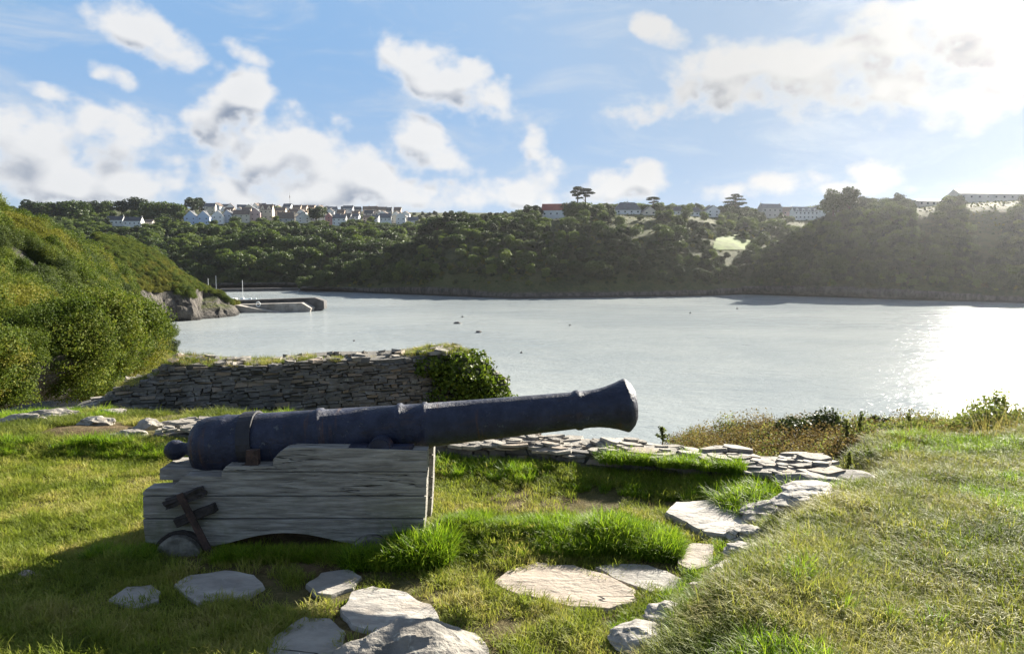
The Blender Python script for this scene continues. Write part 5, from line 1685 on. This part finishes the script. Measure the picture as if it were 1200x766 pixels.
px_tree('D', 676.5, 254, 34, 'pine_a', 15.3, 'tall pine with a bare trunk, left one of the skyline pair', None, 'pine_tree')
px_tree('D', 685.5, 254, 32, 'pine_b', 13.6, 'tall pine with a slanting flat crown, right one of the skyline pair', None, 'pine_tree')
px_tree('D', 765, 250, 19.5, 'pine_flat', 11.3, 'lone flat topped pine on the skyline above the brown cottage', None, 'pine_tree', 1.0)
px_tree('D', 861, 254, 27, 'cedar', 14.6, 'broad layered cedar standing over the headland houses', None, 'cedar_tree', 1.1)
single = [  # hill, px, base py, height px, proto, label
    ('D', 621, 256, 17, 'broad0', 'dark round tree left of the red roofed house'), ('D', 629, 256, 16, 'broad4', 'dark tree touching the left side of the red roofed house'),
    ('D', 669, 256, 18, 'broad0', 'dark round tree right of the red roofed house, left of the pine trunks'), ('D', 684, 256, 18, 'broad3', 'dark round tree under the pair of pines'),
    ('D', 697, 254, 10, 'broad1', 'small tree right of the pair of pines'), ('D', 706, 253, 9, 'broad4', 'small tree left of the slate hipped bungalow'),
    ('D', 848, 255, 13, 'broad0', 'dark tree hugging the left foot of the cedar'), ('D', 874, 256, 13, 'broad4', 'dark tree hugging the right foot of the cedar'),
    ('D', 880, 256, 11, 'broad1', 'small tree left of the grey terrace'), ('D', 950, 250, 14, 'broad2', 'feathery pale tree behind the gabled row'), ('D', 958, 250, 14, 'broad1', 'feathery tree behind the shining roof'),
    ('E', 976, 262, 36, 'broad0', 'tall dark round tree, left of the two giants at the right headland'), ('E', 994, 258, 36, 'broad4', 'tall dark round tree, right of the two giants at the right headland'),
    ('E', 1010, 252, 20, 'broad0', 'dark tree right of the two giants'), ('E', 1022, 249, 16, 'broad3', 'round tree on the crest, second right of the giants'), ('E', 1036, 247, 14, 'broad1', 'round tree on the crest, third right of the giants'), ('E', 1053, 246, 18, 'broad0', 'dark pointed tree on the crest of the right headland'), ('E', 1064, 246, 12, 'broad4', 'small tree on the crest left of the low pale building'),
    ('C', 38, 262, 25, 'broad0', 'tall dark tree on the ridge, leftmost of the skyline'), ('C', 54, 262, 23, 'broad1', 'round tree second from the left on the ridge'), ('C', 72, 263, 24, 'broad4', 'dark tree third from the left on the ridge'), ('C', 90, 263, 26, 'broad3', 'broad tree above the bushy shoulder of the ridge'),
    ('C', 108, 255, 18, 'broad0', 'dark tree behind the white bungalows, to their left'), ('C', 124, 255, 18, 'broad1', 'round tree behind the left white bungalow'), ('C', 143, 254, 17, 'broad4', 'dark tree between and behind the white bungalows'), ('C', 160, 254, 21, 'broad0', 'tall tree behind the right white bungalow'),
    ('C', 178, 258, 20, 'broad1', 'round tree right of the white bungalows'), ('C', 193, 260, 22, 'broad3', 'broad tree halfway between bungalows and blue pair'), ('C', 206, 260, 20, 'broad2', 'pale tree left of the blue pair'), ('C', 226, 249, 16, 'broad0', 'dark tree behind the blue pair'), ('C', 234, 248, 15, 'broad4', 'dark tree behind the right blue house'),
    ('C', 371, 262, 18, 'broad0', 'dark round tree in the middle of the town'), ('C', 376, 255, 12, 'broad3', 'smaller tree behind the dark one in the middle of the town'), ('C', 327, 252, 10, 'broad2', 'pale tree behind the twin gabled cream house'),
    ('D', 500, 268, 20, 'broad0', 'dark tree left on the wooded knoll beside the town'), ('D', 513, 266, 23, 'broad3', 'broad dark tree crowning the wooded knoll'), ('D', 526, 266, 22, 'broad4', 'dark tree on the right of the wooded knoll'), ('D', 540, 266, 17, 'broad1', 'round tree where the knoll meets the pasture'), ('D', 552, 264, 13, 'broad0', 'small dark tree at the corner of the pasture')]
for k, px, py, h, pr, lab in single:
    px_tree(k, px, py, h, pr, 10.3, lab, 'trees on the far skyline', 'round_tree', 1.25 if k != 'E' else .9)
# a row of rounded trees picked out by the sun on the harbour slope
for i in range(46):
    px = 262 + (i % 23) * 9.4 + random.uniform(-3, 3); py = (318 if i < 23 else 300) - .03 * (px - 262) + random.uniform(-7, 6)
    px_tree('C', px, py, random.uniform(17, 25), random.choice(['broad1', 'broad2', 'broad2', 'broad3']), 10.3, 'rounded sunlit tree on the harbour slope below the town', 'rounded trees on the harbour slope', 'slope_tree', 1.1)
# upright shrubs standing out on the near hillside
shr = []
for i, (px, py, hp, lab) in enumerate([(42, 262, 10, 'dark bush on the skyline of the near hillside, highest'), (66, 267, 9, 'bush on the falling skyline, second from the top'), (20, 253, 8, 'rounded bush near the top left of the near hillside'), (178, 360, 12, 'bush overhanging the end of the near hillside'), (160, 352, 12, 'rounded olive bush near the end of the near hillside')]):
    p = hit('A', px, py); s = hp * p.y / FPX / 1.8
    o = leafy('b', 2300, crown_lobes(2.2, 1.8, -.3, 7, 200 + i), .15, 'scrub_olive' if i % 2 else 'scrub_green', .7, (.6, 1.05), .9, 200 + i)
    o.scale = (s, s, s); place(o, 'hill_bush', p, lab, 'bush', 'bushes on the near hillside')
# hut on the first crest
p = hit('A', 69, 266); 

# ------------------------------------------------------------------ pier, boats, buoys
p0 = on_z(268, 365, SEA); p1 = on_z(374, 361.5, SEA)
pier = empty('pier', p0); tag(pier, 'dark stone pier with a sloping end and a pale slipway below the cliff', 'pier')


def prism(name, pts, y0, y1, m, parent, zz=None):
    """xz outline pushed from y0 to y1 in the parent's frame."""
    bm = bmesh.new(); lo = [bm.verts.new((x, y0, z)) for x, z in pts]; hi = [bm.verts.new((x, y1, z)) for x, z in pts]
    bm.faces.new(lo); bm.faces.new(hi[::-1])
    for i in range(len(pts)): bm.faces.new((lo[i], hi[i], hi[(i + 1) % len(pts)], lo[(i + 1) % len(pts)]))
    bmesh.ops.recalc_face_normals(bm, faces=bm.faces)
    return bm_obj(name, bm, m, parent)


mp = p0.y / FPX
pl = lambda px, py: ((px - 268) * mp, (365 - py) * mp)
prism('parapet', [pl(262, 366), pl(262, 353), pl(366, 349.5), pl(376.5, 353.5), pl(376.5, 363), pl(368, 366)], 6, 12, 'concrete_dark', pier)
prism('deck', [pl(262, 368), pl(262, 357), pl(355, 354.5), pl(366, 361), pl(364, 367)], -2, 5.9, 'concrete', pier)
prism('slipway', [pl(276, 369), pl(276, 357), pl(284, 356.5), pl(338, 366.2), pl(338, 369)], -7, -2.1, 'concrete', pier)
p = on_z(302, 364, SEA); bm = bmesh.new()
k = 20; ring = []
for i in range(k):
    a = 2 * PI * i / k; ring.append([bm.verts.new(((1.0 + .28 * math.cos(b_)) * math.cos(a), .28 * math.sin(b_), (1.0 + .28 * math.cos(b_)) * math.sin(a) * 1.15)) for b_ in [2 * PI * j / 8 for j in range(8)]])
for i in range(k):
    for j in range(8): bm.faces.new((ring[i][j], ring[i][(j + 1) % 8], ring[(i + 1) % k][(j + 1) % 8], ring[(i + 1) % k][j]))
o = bm_obj('white_hoop', bm, 'white_paint'); q = at(302.5, 356.5, p0.y - 2.2); o.location = q; tag(o, 'white hoop standing on the pier above the slipway', 'hoop')
bm = bmesh.new(); add_box(bm, (-1.2, -1.2, -2), (1.2, 1.2, 1.6), .05, None, .15); bm.normal_update(); o = bm_obj('pier_hut', bm, 'white_paint'); o.location = at(274.5, 353, p0.y + 3); tag(o, 'small white hut where the pier leaves the rocks', 'hut')


def boat(px, py, L, col, label, mast_px=0):
    p = on_z(px, py, SEA); root = empty('moored_boat', p, random.uniform(-.5, .5)); tag(root, label, 'boat', 'boats behind the pier')
    bm = bmesh.new(); st = []
    for i in range(9):
        t = i / 8; w = .22 * L * (math.sin(PI * min(1, .25 + t * .75)) ** .6 if t < 1 else .02); x = (t - .5) * L
        st.append([bm.verts.new((x, -w, .9 + .25 * t)), bm.verts.new((x, -w * .7, .1)), bm.verts.new((x, 0, -.35)), bm.verts.new((x, w * .7, .1)), bm.verts.new((x, w, .9 + .25 * t))])
    for a, b2 in zip(st, st[1:]):
        for k in range(4): bm.faces.new((a[k], b2[k], b2[k + 1], a[k + 1]))
        bm.faces.new((a[4], b2[4], b2[0], a[0]))
    bm.faces.new(st[0])
    bmesh.ops.recalc_face_normals(bm, faces=bm.faces)
    bm_obj('hull', bm, wallm(col), root)
    bm = bmesh.new(); add_box(bm, (-.12 * L, -.11 * L, .9), (.15 * L, .11 * L, 1.75), .0, None, .12); bm_obj('cabin', bm, 'white_paint', root)
    if mast_px:
        bm = bmesh.new(); add_tube(bm, [(.05 * L, 0, .8), (.05 * L, 0, mast_px * p.y / FPX)], [.16, .1], 6); bm_obj('mast', bm, 'white_paint', root)


boat(284, 352, 8, (.7, .72, .75), 'white yacht with the tallest mast behind the pier', 24)
boat(293, 352.5, 6, (.15, .35, .5), 'small blue boat moored behind the pier, left one')
boat(299, 352.5, 5.5, (.2, .42, .5), 'small blue green boat moored behind the pier, right one')
boat(253, 345, 8, (.6, .6, .6), 'yacht showing its mast above the headland rocks', 22)
boat(244, 345, 7, (.6, .6, .6), 'yacht with a shorter mast left of the other above the rocks', 19)
for i, (px, py, w, lab) in enumerate([(537, 379, 3.2, 'largest dark rock breaking the water in the bay'), (561, 389.5, 2.0, 'smaller dark rock just right of the largest one in the bay')]):
    q = on_z(px, py, SEA); o = rock_mesh('sea_rock', w, 2.2, 1.0, 'concrete_dark', 300 + i, sub=3); o.location = q; tag(o, lab, 'rock')
for px, py, s, lab in [(542, 371.5, .55, 'small dark buoy just beyond the largest rock'), (611, 413.5, .4, 'dark buoy nearest the cannon on open water'), (668, 381.5, .5, 'dark buoy in the middle of the bay right of the rocks'), (415, 399.5, .35, 'tiny buoy left of the rocks above the wall'), (809, 367, .55, 'dark buoy in the right half of the bay, left of two'), (864, 362, .6, 'dark buoy in the right half of the bay, right of two')]:
    q = on_z(px, py, SEA); bm = bmesh.new(); bmesh.ops.create_uvsphere(bm, u_segments=14, v_segments=10, radius=s); o = None
    root = empty('mooring_buoy', q); tag(root, lab, 'buoy', 'mooring buoys in the bay'); bm_obj('float', bm, 'concrete_dark', root, True)
    bm = bmesh.new(); add_tube(bm, [(0, 0, s * .8), (0, 0, s * 1.5)], [.06, .05], 6); bm_obj('ring', bm, 'rust', root)

# far quay at the harbour mouth
qa = on_z(258, 342, SEA); qb = on_z(420, 339.5, SEA)
bm = bmesh.new(); dd = (qb - qa); mt = Matrix.Translation(qa) @ Matrix.Rotation(math.atan2(dd.y, dd.x), 4, 'Z'); add_box(bm, (0, 0, -1), (dd.length * .55, 5, 2.4), .0, mt)
o = bm_obj('harbour_quay', bm, 'concrete_dark'); tag(o, 'dark low quay wall along the far harbour shore', 'quay')

# sea and the air
bm = bmesh.new()
for v in ((-1880, -300, SEA), (1380, -300, SEA), (1380, 1580, SEA), (-1880, 1580, SEA)): bm.verts.new(v)
bm.faces.new(bm.verts[:]); o = bm_obj('sea', bm, 'water'); tag(o, 'bright rippled water of the bay', 'sea', kind='structure')

hm_, t, out = mat('haze_air')
pv = t.new('ShaderNodeVolumePrincipled', i={'Color': C(.93, .95, 1.0), 'Density': .000044, 'Anisotropy': .8})
t.l.new(pv.outputs[0], out.inputs['Volume'])
bm = bmesh.new(); add_box(bm, (-1900, -320, SEA - 40), (1400, 1600, 106)); o = bm_obj('haze', bm, hm_); tag(o, 'thin sunlit sea haze over the bay', 'haze', kind='stuff')

# ------------------------------------------------------------------ sky, clouds, sun
w = bpy.data.worlds.new('World'); SC.world = w; w.use_nodes = True
t = NT(w.node_tree); t.n.clear()
out = t.n.new('ShaderNodeOutputWorld')
sky = t.new('ShaderNodeTexSky', sky_type='NISHITA', sun_disc=False, sun_elevation=R(SUN_EL), sun_rotation=R(SUN_AZ), altitude=30, air_density=1.0, dust_density=1.2, ozone_density=1.5)


def azel(px, py):
    d = ray(px, py).normalized(); return math.atan2(d.x, d.y), math.asin(d.z)


BLOBS = [  # px, py, rx, ry, tilt (deg, + = falls to the right), weight
    (182, 44, 66, 26, 22, 1.0), (285, 60, 34, 12, 15, .72), (140, 92, 34, 14, 20, .72), (60, 108, 40, 12, 10, .65),
    (525, 92, 76, 32, 24, 1.05), (470, 62, 30, 22, 30, .85),
    (45, 165, 130, 40, 4, 1.0), (120, 160, 95, 34, 0, 1.0), (30, 212, 150, 32, 0, 1.0), (140, 218, 80, 24, 0, .95),
    (285, 112, 34, 26, -20, 1.0), (248, 140, 44, 30, -30, 1.0), (300, 150, 28, 18, -25, .85), (262, 168, 32, 24, 0, .9),
    (352, 182, 58, 46, 10, 1.05), (315, 205, 60, 34, 0, 1.0), (410, 205, 66, 34, 8, 1.0), (380, 228, 130, 24, 0, 1.0), (290, 226, 60, 24, 0, .9),
    (486, 172, 34, 32, 0, 1.0), (522, 190, 46, 16, 14, .95), (520, 226, 100, 20, 0, .95), (620, 228, 70, 18, 0, .9),
    (627, 172, 17, 22, 0, .85), (648, 205, 34, 20, 20, .85), (700, 222, 60, 22, 0, .85), (762, 206, 36, 16, 10, .9), (740, 190, 20, 10, 0, .6),
    (768, 36, 40, 15, 25, .8), (840, 95, 90, 34, -6, 1.05), (770, 122, 50, 20, -8, .9), (900, 84, 80, 40, 0, 1.05), (1020, 78, 120, 50, -4, 1.1), (1130, 50, 120, 58, -8, 1.1), (1190, 80, 110, 50, -12, 1.05), (1060, 116, 45, 12, 0, .8),
    (920, 216, 50, 14, 0, .85), (1030, 206, 34, 17, 5, .9), (870, 224, 60, 12, 0, .7), (985, 222, 90, 10, 0, .7), (1060, 14, 110, 20, 0, .75),
]
ng = bpy.data.node_groups.new('cloud_field', 'ShaderNodeTree')
ng.interface.new_socket('Vector', in_out='INPUT', socket_type='NodeSocketVector'); ng.interface.new_socket('Value', in_out='OUTPUT', socket_type='NodeSocketFloat'); ng.interface.new_socket('Soft', in_out='OUTPUT', socket_type='NodeSocketFloat')
g = NT(ng); gi = g.n.new('NodeGroupInput'); go = g.n.new('NodeGroupOutput')
sp = g.new('ShaderNodeSeparateXYZ'); g.l.new(gi.outputs[0], sp.inputs[0]); AZ, EL = sp.outputs[0], sp.outputs[1]
field = None
for px, py, rx, ry, tilt, wt_ in BLOBS:
    a0, e0 = azel(px, py); a1, _ = azel(px + rx, py); _, e1 = azel(px, py - ry)
    rx_, ry_ = abs(a1 - a0) * 1.22, abs(e1 - e0) * 1.28
    c_, s_ = math.cos(R(-tilt)), math.sin(R(-tilt))
    du = g.m('SUBTRACT', AZ, a0); dv = g.m('SUBTRACT', EL, e0)
    A = g.m('MULTIPLY_ADD', du, c_ / rx_, g.m('MULTIPLY', dv, s_ / rx_)); B = g.m('MULTIPLY_ADD', dv, c_ / ry_, g.m('MULTIPLY', du, -s_ / ry_))
    q = g.m('SUBTRACT', wt_, g.m('MULTIPLY_ADD', A, A, g.m('MULTIPLY', B, B)))
    if field is None: field = q
    else:
        n_ = g.n.new('ShaderNodeMath'); n_.operation = 'SMOOTH_MAX'; g.put(n_.inputs[0], field); g.put(n_.inputs[1], q); n_.inputs[2].default_value = .25; field = n_.outputs[0]
field = g.m('MAXIMUM', field, -1.5)
# away from the picture: a generic broken cloud field
gen = g.m('SUBTRACT', g.m('MULTIPLY', g.noise(g.mapping(gi.outputs[0], (1, 2.0, 1)), 3.0, 3), 3.2), 1.75)
inpic = g.m('MULTIPLY', g.sm(g.m('ABSOLUTE', AZ), .85, .68), g.sm(EL, .48, .36))
mixf = g.m('ADD', g.m('MULTIPLY', field, inpic), g.m('MULTIPLY', gen, g.m('SUBTRACT', 1.0, inpic)))
big = g.noise(g.mapping(gi.outputs[0], (1, 1.3, 1)), 13, 9, .57, .1)
softn = g.noise(g.mapping(gi.outputs[0], (1, 1.3, 1)), 13, 1.5, .5, .1)
vo = g.new('ShaderNodeTexVoronoi', feature='SMOOTH_F1'); g.l.new(g.mapping(gi.outputs[0], (1, 1.2, 1)), vo.inputs['Vector']); vo.inputs['Scale'].default_value = 26; vo.inputs['Smoothness'].default_value = .6; vo.inputs['Detail'].default_value = 2
puff = g.m('SUBTRACT', .5, vo.outputs['Distance'])
dens = g.m('ADD', mixf, g.m('ADD', g.m('MULTIPLY', g.m('SUBTRACT', big, .5), 3.4), g.m('MULTIPLY', puff, .8)))
g.l.new(dens, go.inputs[0])
soft = g.m('ADD', mixf, g.m('MULTIPLY', g.m('SUBTRACT', softn, .5), 2.0)); g.l.new(soft, go.inputs[1])

tc = t.new('ShaderNodeTexCoord').outputs['Generated']
nrm = t.new('ShaderNodeVectorMath', operation='NORMALIZE'); t.l.new(tc, nrm.inputs[0])
sp = t.new('ShaderNodeSeparateXYZ'); t.l.new(nrm.outputs[0], sp.inputs[0])
az = t.m('ARCTAN2', sp.outputs[0], sp.outputs[1]); el = t.m('ARCSINE', sp.outputs[2])
cv = t.new('ShaderNodeCombineXYZ'); t.put(cv.inputs[0], az); t.put(cv.inputs[1], el)
ov = t.new('ShaderNodeVectorMath', operation='ADD'); t.l.new(cv.outputs[0], ov.inputs[0]); ov.inputs[1].default_value = (.014, .026, 0)
def cloud(vec):
    n_ = t.n.new('ShaderNodeGroup'); n_.node_tree = ng; t.l.new(vec, n_.inputs[0]); return n_.outputs[0], n_.outputs[1]


d0, s0 = cloud(cv.outputs[0]); d1, s1 = cloud(ov.outputs[0])
alpha = t.m('MULTIPLY', t.sm(d0, -.38, .6), .98)
alpha = t.m('MULTIPLY', alpha, t.sm(el, -.02, .03))
shade = t.sm(t.m('ADD', t.m('MULTIPLY', t.m('SUBTRACT', s1, s0), 1.2), t.m('MULTIPLY', t.m('SUBTRACT', d1, d0), .35)), -.5, .7)          # 1 where more cloud stands towards the sun
thick = t.sm(s0, .5, 2.0)
shade = t.m('MULTIPLY', t.m('ADD', t.m('MULTIPLY', shade, .95), t.m('MULTIPLY', thick, .08)), t.sm(d0, .1, .9))
sunward = t.m('ADD', t.m('MULTIPLY', sp.outputs[0], math.sin(R(SUN_AZ)) * math.cos(R(SUN_EL))), t.m('ADD', t.m('MULTIPLY', sp.outputs[1], math.cos(R(SUN_AZ)) * math.cos(R(SUN_EL))), t.m('MULTIPLY', sp.outputs[2], math.sin(R(SUN_EL)))))
glow = t.sm(sunward, .72, 1.0)
lit = t.mix(glow, C(.86, .87, .88), C(.70, .70, .69))
drk = t.mix(glow, C(.25, .31, .42), C(.22, .24, .28))
ccol = t.mix(shade, lit, drk)
skyc = t.new('ShaderNodeVectorMath', operation='SCALE'); t.l.new(sky.outputs[0], skyc.inputs[0]); skyc.inputs['Scale'].default_value = .18
# thin veil of high cloud low over the horizon and towards the sun
skm = t.new('ShaderNodeVectorMath', operation='MINIMUM'); t.l.new(skyc.outputs[0], skm.inputs[0]); skm.inputs[1].default_value = (.28, .49, .80)
veil = t.m('MULTIPLY', t.sm(el, .27, .0), .68)
veil = t.m('MAXIMUM', veil, t.m('MULTIPLY', t.sm(sunward, .62, .98), .6))
base = t.mix(veil, skm.outputs[0], t.mix(glow, C(.58, .70, .84), C(.40, .48, .58)))
wsp = t.noise(t.mapping(cv.outputs[0], (2.2, 7.0, 1), (0, 0, .28)), 2.6, 6, .62, .6)
wsp = t.m('MULTIPLY', t.sm(wsp, .46, .78), .6)
base = t.mix(wsp, base, C(.70, .75, .80))
fin = t.mix(alpha, base, ccol)
bg = t.new('ShaderNodeBackground', i={0: fin, 1: .25}); t.l.new(bg.outputs[0], out.inputs[0])
w.cycles.sampling_method = 'MANUAL'; w.cycles.sample_map_resolution = 512

sl = bpy.data.lights.new('sun', 'SUN'); sl.energy = 5.0; sl.angle = R(.53); sl.color = (1.0, .93, .80)
so = bpy.data.objects.new('sun', sl); COL.objects.link(so)
sd = Vector((math.sin(R(SUN_AZ)) * math.cos(R(SUN_EL)), math.cos(R(SUN_AZ)) * math.cos(R(SUN_EL)), math.sin(R(SUN_EL))))
so.rotation_euler = sd.to_track_quat('Z', 'Y').to_euler(); so.location = sd * 40

# ------------------------------------------------------------------ render settings
vs = SC.view_settings
SC.display_settings.display_device = 'sRGB'
vs.view_transform = 'Standard'; vs.look = 'None'; vs.exposure = 2.0; vs.gamma = 1.0; vs.use_curve_mapping = False
SC.render.engine = 'CYCLES'
cy = SC.cycles
cy.use_denoising = True
try: cy.denoiser = 'OPENIMAGEDENOISE'; cy.denoising_input_passes = 'RGB_ALBEDO_NORMAL'; cy.denoising_prefilter = 'ACCURATE'
except Exception: pass
cy.max_bounces = 6; cy.diffuse_bounces = 3; cy.glossy_bounces = 3; cy.transmission_bounces = 3; cy.volume_bounces = 0; cy.transparent_max_bounces = 8
cy.sample_clamp_indirect = 6; cy.caustics_reflective = False; cy.caustics_refractive = False
SC.render.film_transparent = False
